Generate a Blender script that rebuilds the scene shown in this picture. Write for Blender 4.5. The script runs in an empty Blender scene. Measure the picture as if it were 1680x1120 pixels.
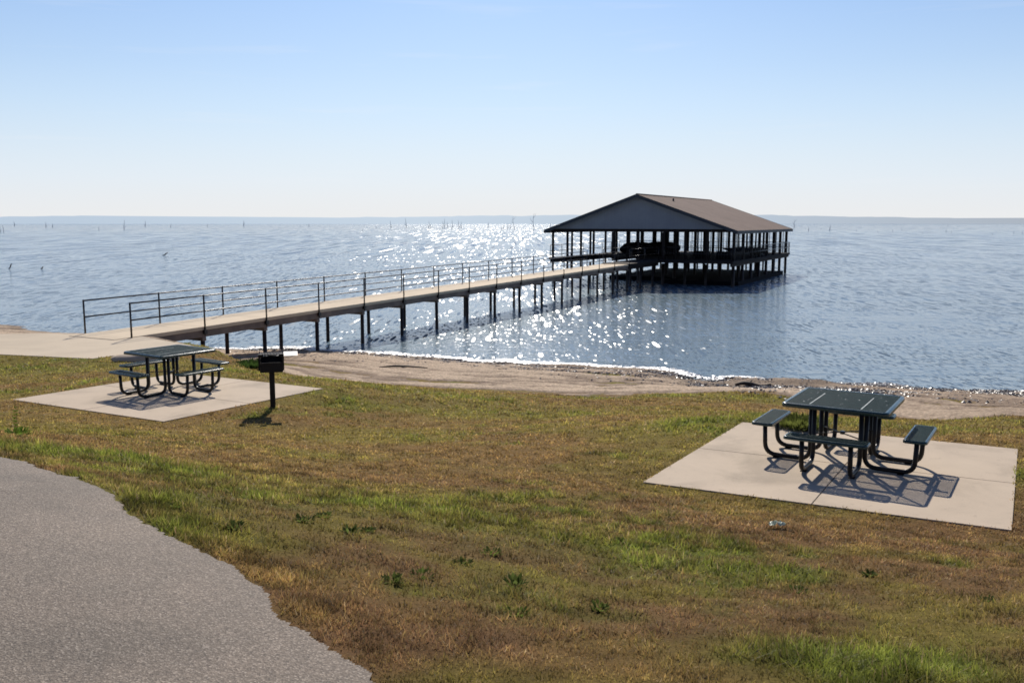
import bpy, math, random
import numpy as np
from mathutils import Vector
random.seed(7)
RNG = np.random.default_rng(11)
S = bpy.context.scene
COL = S.collection
PI = math.pi

# ------------------------------------------------------------------ camera
F = 1455.0                       # focal length in photo pixels (1680 wide)
PITCH = math.atan(195.0 / F)
EYE = 5.05                       # eye height over the lake (water is z = 0)
cam_d = bpy.data.cameras.new("camera")
cam_d.sensor_width = 36.0
cam_d.lens = 36.0 * F / 1680.0
cam_d.clip_start = 0.1
cam_d.clip_end = 30000
cam = bpy.data.objects.new("camera", cam_d)
COL.objects.link(cam)
cam.location = (0, 0, EYE)
cam.rotation_euler = (PI / 2 - PITCH, 0, 0)
S.camera = cam


def at(px, py, drop):
    """world X, Y of a point seen at photo pixel px, py lying `drop` metres under the eye"""
    xr = (px - 840.0) / F
    yu = -(py - 560.0) / F
    dy = math.cos(PITCH) + yu * math.sin(PITCH)
    dz = -math.sin(PITCH) + yu * math.cos(PITCH)
    t = -drop / dz
    return xr * t, dy * t


# ------------------------------------------------------------------ helpers
def tag(o, label=None, cat=None, group=None, kind=None):
    if label: o["label"] = label
    if cat: o["category"] = cat
    if group: o["group"] = group
    if kind: o["kind"] = kind
    return o


def empty(name, loc, rz=0.0, parent=None):
    o = bpy.data.objects.new(name, None)
    o.empty_display_size = 0.2
    COL.objects.link(o)
    o.location = loc
    o.rotation_euler = (0, 0, rz)
    o.parent = parent
    return o


def copy_tree(o, parent=None):
    c = o.copy()
    COL.objects.link(c)
    c.parent = parent
    for ch in list(o.children):
        copy_tree(ch, c)
    return c


class MB:
    def __init__(self):
        self.v = []
        self.f = []
        self.smooth = []

    def add(self, vs, fs, smooth=False):
        n = len(self.v)
        self.v += [tuple(p) for p in vs]
        self.f += [tuple(i + n for i in q) for q in fs]
        self.smooth += [smooth] * len(fs)
        return self

    def box(self, x0, x1, y0, y1, z0, z1):
        vs = [(x0, y0, z0), (x1, y0, z0), (x1, y1, z0), (x0, y1, z0), (x0, y0, z1), (x1, y0, z1), (x1, y1, z1), (x0, y1, z1)]
        fs = [(0, 3, 2, 1), (4, 5, 6, 7), (0, 1, 5, 4), (1, 2, 6, 5), (2, 3, 7, 6), (3, 0, 4, 7)]
        return self.add(vs, fs)

    def beam(self, p, q, w, h):
        """rectangular bar from p to q, w wide, h tall"""
        p, q = Vector(p), Vector(q)
        d = (q - p).normalized()
        up = Vector((0, 0, 1)) if abs(d.z) < 0.95 else Vector((0, 1, 0))
        s = d.cross(up).normalized()
        u = s.cross(d).normalized()
        vs = []
        for c in (p, q):
            for a, b in ((-1, -1), (1, -1), (1, 1), (-1, 1)):
                vs.append(c + s * a * w / 2 + u * b * h / 2)
        fs = [(0, 1, 2, 3), (7, 6, 5, 4), (0, 4, 5, 1), (1, 5, 6, 2), (2, 6, 7, 3), (3, 7, 4, 0)]
        return self.add(vs, fs)

    def tube(self, pts, r, n=10, caps=True, closed=False):
        pts = [Vector(p) for p in pts]
        m = len(pts)
        rr = r if isinstance(r, (list, tuple)) else [r] * m
        tang = []
        for i in range(m):
            if closed:
                t = pts[(i + 1) % m] - pts[i - 1]
            else:
                t = pts[min(i + 1, m - 1)] - pts[max(i - 1, 0)]
            tang.append(t.normalized())
        ref = Vector((0, 0, 1)) if abs(tang[0].z) < 0.9 else Vector((1, 0, 0))
        a = tang[0].cross(ref).normalized()
        vs = []
        for i in range(m):
            a = (a - tang[i] * a.dot(tang[i])).normalized()
            b = tang[i].cross(a)
            for k in range(n):
                t = 2 * PI * k / n
                vs.append(pts[i] + (a * math.cos(t) + b * math.sin(t)) * rr[i])
        fs = []
        for i in range(m if closed else m - 1):
            j = (i + 1) % m
            for k in range(n):
                k2 = (k + 1) % n
                fs.append((i * n + k, i * n + k2, j * n + k2, j * n + k))
        self.add(vs, fs, True)
        if caps and not closed:
            base = len(self.v) - m * n
            self.f.append(tuple(base + k for k in range(n))[::-1]); self.smooth.append(False)
            self.f.append(tuple(base + (m - 1) * n + k for k in range(n))); self.smooth.append(False)
        return self

    def build(self, name, m, parent=None, loc=None, bevel=0.0):
        me = bpy.data.meshes.new(name)
        me.from_pydata(self.v, [], self.f)
        me.polygons.foreach_set("use_smooth", self.smooth)
        me.update()
        o = bpy.data.objects.new(name, me)
        COL.objects.link(o)
        if m: me.materials.append(m)
        o.parent = parent
        if loc: o.location = loc
        if bevel:
            b = o.modifiers.new("bevel", "BEVEL")
            b.width = bevel; b.segments = 2; b.limit_method = "ANGLE"; b.angle_limit = math.radians(50)
        return o


def fillet(pts, rad, seg=6):
    pts = [Vector(p) for p in pts]
    out = [pts[0]]
    for i in range(1, len(pts) - 1):
        a, b, c = pts[i - 1], pts[i], pts[i + 1]
        r = min(rad, (a - b).length * 0.49, (c - b).length * 0.49)
        p, q = b + (a - b).normalized() * r, b + (c - b).normalized() * r
        for k in range(seg + 1):
            t = k / seg
            out.append(p * (1 - t) ** 2 + b * 2 * t * (1 - t) + q * t * t)
    out.append(pts[-1])
    return out


def mesh_np(name, verts, faces, m, attrs=None, smooth=False):
    """fast mesh: verts (n,3), faces (k,c) all of the same size c"""
    me = bpy.data.meshes.new(name)
    k, c = faces.shape
    me.vertices.add(len(verts)); me.vertices.foreach_set("co", np.ascontiguousarray(verts, dtype=np.float32).ravel())
    me.loops.add(k * c); me.loops.foreach_set("vertex_index", np.ascontiguousarray(faces, dtype=np.int32).ravel())
    me.polygons.add(k)
    me.polygons.foreach_set("loop_start", np.arange(0, k * c, c, dtype=np.int32))
    me.polygons.foreach_set("use_smooth", np.full(k, smooth))
    me.update(calc_edges=True)
    for an, av in (attrs or {}).items():
        if av.ndim == 1:
            a = me.attributes.new(an, "FLOAT", "POINT"); a.data.foreach_set("value", av.astype(np.float32))
        else:
            a = me.attributes.new(an, "FLOAT_COLOR", "POINT")
            a.data.foreach_set("color", np.concatenate([av, np.ones((len(av), 1))], 1).astype(np.float32).ravel())
    me.materials.append(m)
    o = bpy.data.objects.new(name, me)
    COL.objects.link(o)
    return o


# ------------------------------------------------------------------ numpy noise
_P = np.random.default_rng(3).random((256, 256))


def vnoise(x, y):
    xi, yi = np.floor(x).astype(int), np.floor(y).astype(int)
    fx, fy = x - xi, y - yi
    fx, fy = fx * fx * (3 - 2 * fx), fy * fy * (3 - 2 * fy)
    g = lambda a, b: _P[a & 255, b & 255]
    return (g(xi, yi) * (1 - fx) + g(xi + 1, yi) * fx) * (1 - fy) + (g(xi, yi + 1) * (1 - fx) + g(xi + 1, yi + 1) * fx) * fy


def fbm(x, y, o=4):
    s, a, t = 0, 1.0, 0
    for i in range(o):
        s = s + a * vnoise(x * 2 ** i + 17.3 * i, y * 2 ** i + 9.1 * i); t += a; a *= 0.5
    return s / t


def sstep(a, b, x):
    t = np.clip((x - a) / (b - a), 0, 1)
    return t * t * (3 - 2 * t)


def in_poly(X, Y, poly):
    r = np.zeros(X.shape, bool)
    n = len(poly)
    for i in range(n):
        x0, y0 = poly[i]; x1, y1 = poly[(i + 1) % n]
        if y0 == y1: continue
        c = ((y0 > Y) != (y1 > Y)) & (X < (x1 - x0) * (Y - y0) / (y1 - y0) + x0)
        r ^= c
    return r


def dist_line(X, Y, line):
    d = np.full(X.shape, 1e9)
    for (x0, y0), (x1, y1) in zip(line[:-1], line[1:]):
        dx, dy = x1 - x0, y1 - y0
        t = np.clip(((X - x0) * dx + (Y - y0) * dy) / (dx * dx + dy * dy), 0, 1)
        d = np.minimum(d, np.hypot(X - x0 - t * dx, Y - y0 - t * dy))
    return d


# ------------------------------------------------------------------ materials
def new_mat(name):
    m = bpy.data.materials.new(name)
    m.use_nodes = True
    nt = m.node_tree
    nt.nodes.clear()
    return m, nt


class NT:
    def __init__(self, nt): self.nt = nt
    def n(self, t, **kw):
        nd = self.nt.nodes.new(t)
        for k, v in kw.items():
            if k.startswith("i_"):
                nd.inputs[k[2:].replace("_", " ")].default_value = v
            else:
                setattr(nd, k, v)
        return nd
    def l(self, a, b): self.nt.links.new(a, b)
    def noise(self, vec, scale, detail=4, rough=0.55, dist=0.0):
        nd = self.n("ShaderNodeTexNoise"); nd.inputs["Scale"].default_value = scale
        nd.inputs["Detail"].default_value = detail; nd.inputs["Roughness"].default_value = rough
        nd.inputs["Distortion"].default_value = dist
        if vec is not None: self.l(vec, nd.inputs["Vector"])
        return nd.outputs["Fac"]
    def ramp(self, fac, stops):
        nd = self.n("ShaderNodeValToRGB")
        cr = nd.color_ramp
        while len(cr.elements) < len(stops): cr.elements.new(0.5)
        for e, (p, c) in zip(cr.elements, stops):
            e.position = p; e.color = (*c, 1) if len(c) == 3 else c
        self.l(fac, nd.inputs["Fac"])
        return nd.outputs["Color"]
    def mix(self, fac, a, b, mode="MIX"):
        nd = self.n("ShaderNodeMix", data_type="RGBA", blend_type=mode)
        for s, v in ((nd.inputs[0], fac), (nd.inputs[6], a), (nd.inputs[7], b)):
            if isinstance(v, (int, float)): s.default_value = v
            elif isinstance(v, tuple): s.default_value = (*v, 1)
            else: self.l(v, s)
        return nd.outputs[2]
    def math(self, op, a, b=0.0, clamp=False):
        nd = self.n("ShaderNodeMath", operation=op, use_clamp=clamp)
        for s, v in ((nd.inputs[0], a), (nd.inputs[1], b)):
            if isinstance(v, (int, float)): s.default_value = v
            else: self.l(v, s)
        return nd.outputs[0]
    def coord(self, scale=(1, 1, 1), kind="Object", rot=(0, 0, 0)):
        tc = self.n("ShaderNodeTexCoord")
        mp = self.n("ShaderNodeMapping"); mp.inputs["Scale"].default_value = scale
        mp.inputs["Rotation"].default_value = rot
        self.l(tc.outputs[kind], mp.inputs["Vector"])
        return mp.outputs["Vector"]
    def bump(self, h, strength=0.3, dist=0.01, normal=None):
        nd = self.n("ShaderNodeBump"); nd.inputs["Strength"].default_value = strength
        nd.inputs["Distance"].default_value = dist
        self.l(h, nd.inputs["Height"])
        if normal is not None: self.l(normal, nd.inputs["Normal"])
        return nd.outputs["Normal"]
    def out(self, sh):
        o = self.n("ShaderNodeOutputMaterial"); self.l(sh, o.inputs["Surface"])
    def bsdf(self, col, rough=0.6, metal=0.0, spec=0.5, normal=None):
        b = self.n("ShaderNodeBsdfPrincipled")
        for k, v in (("Base Color", col), ("Roughness", rough), ("Metallic", metal), ("Specular IOR Level", spec)):
            if isinstance(v, tuple): b.inputs[k].default_value = (*v, 1)
            elif isinstance(v, (int, float)): b.inputs[k].default_value = v
            else: self.l(v, b.inputs[k])
        if normal is not None: self.l(normal, b.inputs["Normal"])
        return b.outputs["BSDF"]


def painted(name, c, rough=0.4, metal=0.0, var=0.35, scale=6.0, bump=0.1, spec=0.5):
    """paint / coated steel with grime and slight roughness changes"""
    m, nt = new_mat(name); g = NT(nt)
    v = g.coord()
    n1 = g.noise(v, scale, 5, 0.6)
    dark = tuple(x * (1 - var) for x in c); lite = tuple(min(1, x * (1 + var)) for x in c)
    col = g.ramp(n1, [(0.3, dark), (0.7, lite)])
    rg = g.math("MULTIPLY_ADD", n1, 0.25); rg.node.inputs[2].default_value = rough - 0.12
    nb = g.bump(g.noise(v, scale * 12, 3), bump, 0.002)
    g.out(g.bsdf(col, rg, metal, spec, nb))
    return m


def mat_concrete(name, c, streak=(1, 1, 1), scale=1.2, stain=0.25):
    m, nt = new_mat(name); g = NT(nt)
    v = g.coord(streak)
    big = g.noise(v, scale, 5, 0.6, 0.4)
    fine = g.noise(g.coord(), 60, 3, 0.7)
    broom = g.noise(g.coord((3, 60, 1)), 3, 2)
    dark = tuple(x * (1 - stain) for x in c); lite = tuple(x * (1 + stain * 0.45) for x in c)
    col = g.ramp(big, [(0.25, dark), (0.5, c), (0.8, lite)])
    col = g.mix(0.22, col, g.ramp(fine, [(0.3, tuple(x * 0.6 for x in c)), (0.7, tuple(x * 1.15 for x in c))]))
    spots = g.noise(g.coord(), 9, 2)
    col = g.mix(g.math("MULTIPLY", g.ramp(spots, [(0.66, (0, 0, 0)), (0.74, (1, 1, 1))]), 0.25), col, tuple(x * 0.5 for x in c))
    nb = g.bump(g.math("ADD", fine, broom), 0.25, 0.004)
    g.out(g.bsdf(col, 0.85, 0, 0.25, nb))
    return m


M = {}
M["slab"] = mat_concrete("pale concrete", (0.55, 0.445, 0.33), stain=0.38)
M["plaza"] = mat_concrete("plaza concrete", (0.58, 0.48, 0.35), scale=0.5, stain=0.2)
M["deck"] = mat_concrete("pier deck concrete", (0.66, 0.54, 0.385), scale=0.8, stain=0.2)
M["joint"] = painted("joint grit", (0.20, 0.16, 0.12), 0.9)
M["green"] = painted("green coated steel", (0.008, 0.046, 0.042), 0.5, 0, 0.3, 9, 0.15, 0.25)
M["rim"] = painted("green coated rim", (0.010, 0.042, 0.040), 0.25, 0, 0.2, 9, 0.05, 0.7)
M["leg"] = painted("dark bronze legs", (0.016, 0.014, 0.013), 0.35, 0, 0.3, 9, 0.05, 0.3)
M["rod"] = painted("brace steel", (0.05, 0.05, 0.05), 0.3, 0.7, 0.2)
M["drop"] = painted("pale spots", (0.45, 0.5, 0.48), 0.7)
M["iron"] = painted("sooty black iron", (0.015, 0.014, 0.014), 0.6, 0.3, 0.4)
M["shelf"] = painted("bare steel shelf", (0.30, 0.29, 0.28), 0.42, 0.6, 0.2)
M["pile"] = painted("rusty dark steel pile", (0.035, 0.024, 0.019), 0.6, 0.2, 0.5, 3)
M["rail"] = painted("dark brown rail paint", (0.022, 0.018, 0.018), 0.28, 0.3, 0.3, 3, 0.05)
M["fascia"] = painted("weathered brown beam", (0.19, 0.145, 0.115), 0.75, 0, 0.35, 1.5)
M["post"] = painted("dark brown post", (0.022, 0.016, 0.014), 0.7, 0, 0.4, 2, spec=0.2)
M["trim"] = painted("dark slate trim", (0.05, 0.057, 0.068), 0.6, 0, 0.2, 1, spec=0.3)
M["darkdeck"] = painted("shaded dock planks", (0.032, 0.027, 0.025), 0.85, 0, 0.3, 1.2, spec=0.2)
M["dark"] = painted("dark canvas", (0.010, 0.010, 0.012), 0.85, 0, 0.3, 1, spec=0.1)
M["snag"] = painted("dead wood", (0.50, 0.52, 0.56), 0.9, 0, 0.3, 0.5, spec=0.1)
M["wood"] = painted("wet driftwood", (0.05, 0.035, 0.025), 0.7, 0, 0.5, 4)
M["litter"] = painted("pale plastic", (0.50, 0.55, 0.42), 0.4, 0, 0.2, 8)
M["ceiling"] = painted("roof underside", (0.05, 0.045, 0.04), 0.8, 0, 0.2, 1, spec=0.2)


def mat_siding():
    m, nt = new_mat("slate blue siding"); g = NT(nt)
    v = g.coord()
    w = g.n("ShaderNodeTexWave", wave_type="BANDS", bands_direction="X", wave_profile="SAW")
    w.inputs["Scale"].default_value = 1.05
    g.l(v, w.inputs["Vector"])
    n = g.noise(v, 0.8, 4)
    col = g.ramp(n, [(0.3, (0.26, 0.27, 0.30)), (0.7, (0.33, 0.345, 0.37))])
    col = g.mix(0.25, col, g.ramp(w.outputs["Fac"], [(0.0, (0.12, 0.13, 0.15)), (0.15, (0.26, 0.275, 0.30))]))
    g.out(g.bsdf(col, 0.7, 0, 0.3, g.bump(w.outputs["Fac"], 0.4, 0.02)))
    return m


def mat_shingle():
    m, nt = new_mat("brown shingles"); g = NT(nt)
    v = g.coord()
    b = g.n("ShaderNodeTexBrick"); b.inputs["Scale"].default_value = 1.0
    b.inputs["Brick Width"].default_value = 0.33; b.inputs["Row Height"].default_value = 0.15
    b.inputs["Mortar Size"].default_value = 0.012
    b.inputs["Color1"].default_value = (0.20, 0.145, 0.115, 1); b.inputs["Color2"].default_value = (0.235, 0.17, 0.135, 1)
    b.inputs["Mortar"].default_value = (0.19, 0.125, 0.095, 1)
    g.l(g.coord(rot=(0, 0, PI / 2)), b.inputs["Vector"])
    n = g.noise(v, 0.5, 5, 0.65)
    col = g.mix(0.45, b.outputs["Color"], g.ramp(n, [(0.3, (0.17, 0.125, 0.10)), (0.7, (0.27, 0.20, 0.16))]))
    g.out(g.bsdf(col, 0.9, 0, 0.15, g.bump(g.noise(v, 5, 3), 0.3, 0.01)))
    return m


M["siding"] = mat_siding()
M["shingle"] = mat_shingle()


def mat_asphalt():
    m, nt = new_mat("asphalt"); g = NT(nt)
    v = g.coord()
    vo = g.n("ShaderNodeTexVoronoi"); vo.inputs["Scale"].default_value = 150
    g.l(v, vo.inputs["Vector"])
    vo2 = g.n("ShaderNodeTexVoronoi"); vo2.inputs["Scale"].default_value = 70
    g.l(v, vo2.inputs["Vector"])
    sep = g.n("ShaderNodeSeparateColor"); g.l(vo.outputs["Color"], sep.inputs[0])
    col = g.ramp(sep.outputs[0], [(0.0, (0.085, 0.07, 0.06)), (0.40, (0.175, 0.143, 0.115)), (0.8, (0.265, 0.22, 0.178)), (1.0, (0.48, 0.42, 0.36))])
    sep2 = g.n("ShaderNodeSeparateColor"); g.l(vo2.outputs["Color"], sep2.inputs[0])
    col = g.mix(0.3, col, g.ramp(sep2.outputs[1], [(0.0, (0.08, 0.065, 0.058)), (0.2, (0.17, 0.142, 0.112)), (1.0, (0.235, 0.192, 0.152))]))
    big = g.noise(v, 1.1, 5, 0.6)
    col = g.mix(0.8, col, g.ramp(big, [(0.3, (0.66, 0.65, 0.62)), (0.55, (0.93, 0.89, 0.84)), (0.75, (1.10, 1.04, 0.96))]), "MULTIPLY")
    h = g.math("ADD", vo.outputs["Distance"], g.math("MULTIPLY", vo2.outputs["Distance"], 0.6))
    g.out(g.bsdf(col, 0.82, 0, 0.35, g.bump(h, 0.6, 0.004)))
    return m


def mat_attr(name, rough=0.95, transl=0.0, bumpscale=None, bump=0.3, bdist=0.02, spec=0.1, speck=0.0):
    m, nt = new_mat(name); g = NT(nt)
    a = g.n("ShaderNodeAttribute", attribute_name="tint")
    col = a.outputs["Color"]
    nb = None
    if bumpscale:
        v = g.coord()
        n = g.noise(v, bumpscale, 5, 0.7)
        nb = g.bump(n, bump, bdist)
        if speck:
            col = g.mix(speck, col, g.ramp(g.noise(v, bumpscale * 1.3, 4, 0.75), [(0.3, (0.35, 0.35, 0.35)), (0.5, (0.95, 0.95, 0.95)), (0.72, (1.7, 1.65, 1.6))]), "MULTIPLY")
    sh = g.bsdf(col, rough, 0, spec, nb)
    if transl:
        t = g.n("ShaderNodeBsdfTranslucent"); g.l(col, t.inputs["Color"])
        mx = g.n("ShaderNodeMixShader"); mx.inputs[0].default_value = transl
        g.l(sh, mx.inputs[1]); g.l(t.outputs[0], mx.inputs[2]); sh = mx.outputs[0]
    g.out(sh)
    return m


M["asphalt"] = mat_asphalt()
M["soil"] = mat_attr("lawn ground", 0.97, 0, 30, 0.5, 0.03, 0.05, 0.6)
M["blade"] = mat_attr("grass blades", 0.6, 0.45, spec=0.25)
M["sand"] = mat_attr("beach sand", 0.9, 0, 11, 0.8, 0.06, 0.1, 0.85)
M["pebble"] = mat_attr("shore pebbles", 0.35, spec=0.5)
M["foam"] = mat_attr("foam", 0.45, 0.0, spec=1.0)
M["leaf"] = mat_attr("weed leaves", 0.7, 0.5, spec=0.08)


def mat_water():
    m, nt = new_mat("lake water"); g = NT(nt)
    v1 = g.coord((0.45, 1.0, 1), rot=(0, 0, math.radians(3)))
    v2 = g.coord((0.55, 1.0, 1), rot=(0, 0, math.radians(-5)))
    n1 = g.noise(v1, 1.1, 4, 0.6, 0.3)
    n2 = g.noise(v2, 3.6, 3, 0.6, 0.2)
    n3 = g.noise(v1, 0.22, 3, 0.5)
    n4 = g.noise(v1, 11.0, 3, 0.6)
    b = g.bump(n3, 1.0, 0.09)
    b = g.bump(n1, 1.0, 0.085, b)
    b = g.bump(n2, 1.0, 0.046, b)
    b = g.bump(n4, 1.0, 0.015, b)
    gy = g.n("ShaderNodeNewGeometry"); gs = g.n("ShaderNodeSeparateXYZ"); g.l(gy.outputs["Position"], gs.inputs[0])
    calm = g.n("ShaderNodeMapRange", interpolation_type="SMOOTHSTEP"); calm.inputs[1].default_value = 60; calm.inputs[2].default_value = 900; calm.inputs[4].default_value = 0.95
    g.l(gs.outputs["Y"], calm.inputs[0])
    cmx = g.n("ShaderNodeMix", data_type="VECTOR"); g.l(calm.outputs[0], cmx.inputs[0]); g.l(b, cmx.inputs[4]); cmx.inputs[5].default_value = (0, 0, 1)
    b = cmx.outputs[1]
    # wavelet facets: small tilted crest faces scattered over the swell, each able to flash the sun
    active = g.ramp(g.noise(g.coord((0.5, 1.0, 1)), 0.16, 4, 0.65), [(0.34, (0, 0, 0)), (0.50, (1, 1, 1))])
    geo = g.n("ShaderNodeNewGeometry")
    sxyz = g.n("ShaderNodeSeparateXYZ"); g.l(geo.outputs["Position"], sxyz.inputs[0])
    mask = None; tilt = None
    for sx, sy, rad, near, share in ((7.2, 1.7, 0.34, None, 0.55), (4.0, 0.42, 0.36, 50, 0.60), (1.3, 0.045, 0.40, 160, 0.72)):
        vo = g.n("ShaderNodeTexVoronoi", voronoi_dimensions="2D"); vo.inputs["Scale"].default_value = 1.0
        g.l(g.coord((sx, sy, 1)), vo.inputs["Vector"])
        wn_ = g.n("ShaderNodeTexWhiteNoise", noise_dimensions="3D"); g.l(vo.outputs["Position"], wn_.inputs["Vector"])
        s1 = g.n("ShaderNodeSeparateColor"); g.l(vo.outputs["Color"], s1.inputs[0])
        s2 = g.n("ShaderNodeSeparateColor"); g.l(wn_.outputs["Color"], s2.inputs[0])
        tx = g.math("MULTIPLY", g.math("SUBTRACT", g.math("ADD", s1.outputs[0], s2.outputs[0]), 1.0), 0.25)
        ty = g.math("ADD", g.math("MULTIPLY", g.math("SUBTRACT", g.math("ADD", s1.outputs[1], s2.outputs[1]), 1.0), 0.12), -0.25)
        cv = g.n("ShaderNodeCombineXYZ", i_Z=1.0); g.l(tx, cv.inputs[0]); g.l(ty, cv.inputs[1])
        mk = g.math("MULTIPLY", g.math("LESS_THAN", vo.outputs["Distance"], rad), g.math("LESS_THAN", s1.outputs[2], share))
        if mask is None: mask, tilt = mk, cv.outputs[0]
        else:
            far = g.math("GREATER_THAN", g.math("ADD", sxyz.outputs["Y"], g.math("MULTIPLY", s2.outputs[2], near * 0.8)), near * 1.4)
            mask = g.math("MULTIPLY", mask, g.math("SUBTRACT", 1.0, far))
            sel = g.math("MULTIPLY", mk, far)
            mv = g.n("ShaderNodeMix", data_type="VECTOR")
            g.l(sel, mv.inputs[0]); g.l(tilt, mv.inputs[4]); g.l(cv.outputs[0], mv.inputs[5])
            tilt = mv.outputs[1]; mask = g.math("MAXIMUM", mask, sel)
    mask = g.math("MULTIPLY", mask, active)
    nv = g.n("ShaderNodeVectorMath", operation="NORMALIZE"); g.l(tilt, nv.inputs[0])
    mv = g.n("ShaderNodeMix", data_type="VECTOR"); g.l(mask, mv.inputs[0]); g.l(b, mv.inputs[4]); g.l(nv.outputs[0], mv.inputs[5])
    b = mv.outputs[1]
    gust = g.noise(g.coord((0.35, 1.0, 1)), 0.035, 4, 0.6)
    col = g.ramp(gust, [(0.35, (0.18, 0.25, 0.29)), (0.65, (0.215, 0.285, 0.325))])
    rgh = g.math("MULTIPLY_ADD", mask, 0.05); rgh.node.inputs[2].default_value = 0.10
    g.out(g.bsdf(col, rgh, 0, 0.5, b))
    nt.nodes["Principled BSDF"].inputs["IOR"].default_value = 1.333
    return m


M["water"] = mat_water()


def mat_hill():
    """wooded far shore with its kilometres of haze painted in as emission"""
    m, nt = new_mat("hazy far shore"); g = NT(nt)
    n = g.noise(g.coord((1, 1, 3)), 0.02, 5, 0.7)
    d = g.bsdf(g.ramp(n, [(0.3, (0.02, 0.03, 0.03)), (0.7, (0.06, 0.07, 0.06))]), 0.95, 0, 0.05)
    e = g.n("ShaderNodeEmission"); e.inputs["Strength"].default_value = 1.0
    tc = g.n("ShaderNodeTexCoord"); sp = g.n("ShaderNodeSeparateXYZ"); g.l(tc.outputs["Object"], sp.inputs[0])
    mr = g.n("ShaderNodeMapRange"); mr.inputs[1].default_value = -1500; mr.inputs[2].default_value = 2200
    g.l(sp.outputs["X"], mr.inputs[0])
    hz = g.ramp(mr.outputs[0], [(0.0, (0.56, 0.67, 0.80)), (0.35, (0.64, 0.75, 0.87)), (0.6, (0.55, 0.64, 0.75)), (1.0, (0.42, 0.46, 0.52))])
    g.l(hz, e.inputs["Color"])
    mx = g.n("ShaderNodeMixShader"); mx.inputs[0].default_value = 0.9  # haze colour laid over the woods as a glow
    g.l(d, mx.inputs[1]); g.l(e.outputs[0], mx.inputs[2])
    g.out(mx.outputs[0])
    return m


M["hill"] = mat_hill()

# ------------------------------------------------------------------ world and sun
SUN_EL, SUN_AZ = math.radians(37.0), math.radians(-0.8)     # azimuth from +Y towards +X
w = bpy.data.worlds.new("World"); S.world = w; w.use_nodes = True
wn = w.node_tree; wn.nodes.clear(); g = NT(wn)
sky = g.n("ShaderNodeTexSky", sky_type="NISHITA")
sky.sun_disc = False
sky.sun_elevation = SUN_EL
sky.sun_rotation = SUN_AZ
sky.altitude = 0; sky.air_density = 1.0; sky.dust_density = 0.6; sky.ozone_density = 2.5
tc = g.n("ShaderNodeTexCoord")
sp = g.n("ShaderNodeSeparateXYZ"); g.l(tc.outputs["Generated"], sp.inputs[0])
# winter haze: the low sky goes to near white
hz = g.ramp(sp.outputs["Z"], [(0.0, (1, 1, 1)), (0.05, (0.85, 0.85, 0.85)), (0.16, (0.45, 0.45, 0.45)), (0.35, (0.12, 0.12, 0.12)), (0.7, (0, 0, 0))])
# thin cirrus wisps
mp = g.n("ShaderNodeMapping"); mp.inputs["Scale"].default_value = (2.2, 2.2, 30)
g.l(tc.outputs["Generated"], mp.inputs["Vector"])
ci = g.noise(mp.outputs["Vector"], 1.6, 5, 0.55, 0.3)
cm = g.ramp(ci, [(0.60, (0, 0, 0)), (0.8, (0.2, 0.2, 0.2))])
haze = g.mix(0.0, (1, 1, 1), (1, 1, 1))
SKY_S = 0.086
col = g.mix(hz, sky.outputs["Color"], (9.6, 10.0, 10.6))
col = g.mix(1.0, col, g.ramp(sp.outputs["Z"], [(0.0, (1.02, 0.985, 0.93)), (0.045, (0.94, 0.985, 1.03)), (0.12, (0.83, 0.955, 1.09)), (0.26, (0.67, 0.875, 1.14)), (0.45, (0.62, 0.82, 1.15)), (0.8, (0.30, 0.42, 0.75))]), "MULTIPLY")
back = g.ramp(g.math("MULTIPLY_ADD", sp.outputs["Y"], 0.5), [(0.0, (0.42, 0.45, 0.55)), (0.62, (1, 1, 1))]); back.node.color_ramp.interpolation = "EASE"
for nd in wn.nodes:
    if nd.type == "MATH" and nd.operation == "MULTIPLY_ADD": nd.inputs[2].default_value = 0.5
col = g.mix(1.0, col, back, "MULTIPLY")
col = g.mix(cm, col, (10.4, 10.4, 10.6))
bg = g.n("ShaderNodeBackground"); bg.inputs["Strength"].default_value = SKY_S
g.l(col, bg.inputs["Color"])
wo = g.n("ShaderNodeOutputWorld"); g.l(bg.outputs[0], wo.inputs["Surface"])
sd = bpy.data.lights.new("sun", "SUN"); sd.energy = 5.0; sd.angle = math.radians(0.53); sd.color = (1.0, 0.93, 0.83)
so = bpy.data.objects.new("sun", sd); COL.objects.link(so); so.location = (0, 40, 60)
so.rotation_euler = (-(PI / 2 - SUN_EL), 0, -SUN_AZ)

# ------------------------------------------------------------------ terrain
WL = [(-500, 526), (0, 535), (80, 547), (200, 560), (330, 572), (430, 575), (545, 577), (640, 583), (720, 590), (850, 597), (960, 602),
      (1040, 607), (1100, 613), (1135, 626), (1185, 636), (1250, 633), (1330, 633), (1480, 635), (1530, 639), (1680, 643), (1950, 662)]
WLw = [at(x, y, EYE) for x, y in WL]
GE = [(-500, 600, 3.5), (0, 583, 3.5), (150, 592, 3.55), (320, 585, 3.95), (400, 594, 4.1), (440, 603, 4.1), (470, 613, 4.1), (500, 620, 4.1), (600, 628, 4.15),
      (720, 637, 4.2), (850, 643, 4.22), (940, 649, 4.22), (1010, 651, 4.2), (1130, 644, 4.15), (1240, 643, 4.1), (1320, 656, 4.0),
      (1400, 673, 3.9), (1490, 689, 3.8), (1560, 692, 3.76), (1600, 689, 3.72), (1640, 682, 3.62), (1680, 683, 3.6), (1950, 700, 3.5)]
GEw = [at(*p) for p in GE]
PATH = [(-260, 700, 1.86), (0, 755, 1.80), (60, 768, 1.78), (130, 790, 1.76), (180, 812, 1.75), (202, 838, 1.74), (276, 880, 1.72), (336, 915, 1.71), (408, 955, 1.70),
        (458, 995, 1.69), (500, 1035, 1.68), (560, 1082, 1.67), (610, 1120, 1.66), (760, 1250, 1.65)]
PATHw = [at(*p) for p in PATH]
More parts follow.
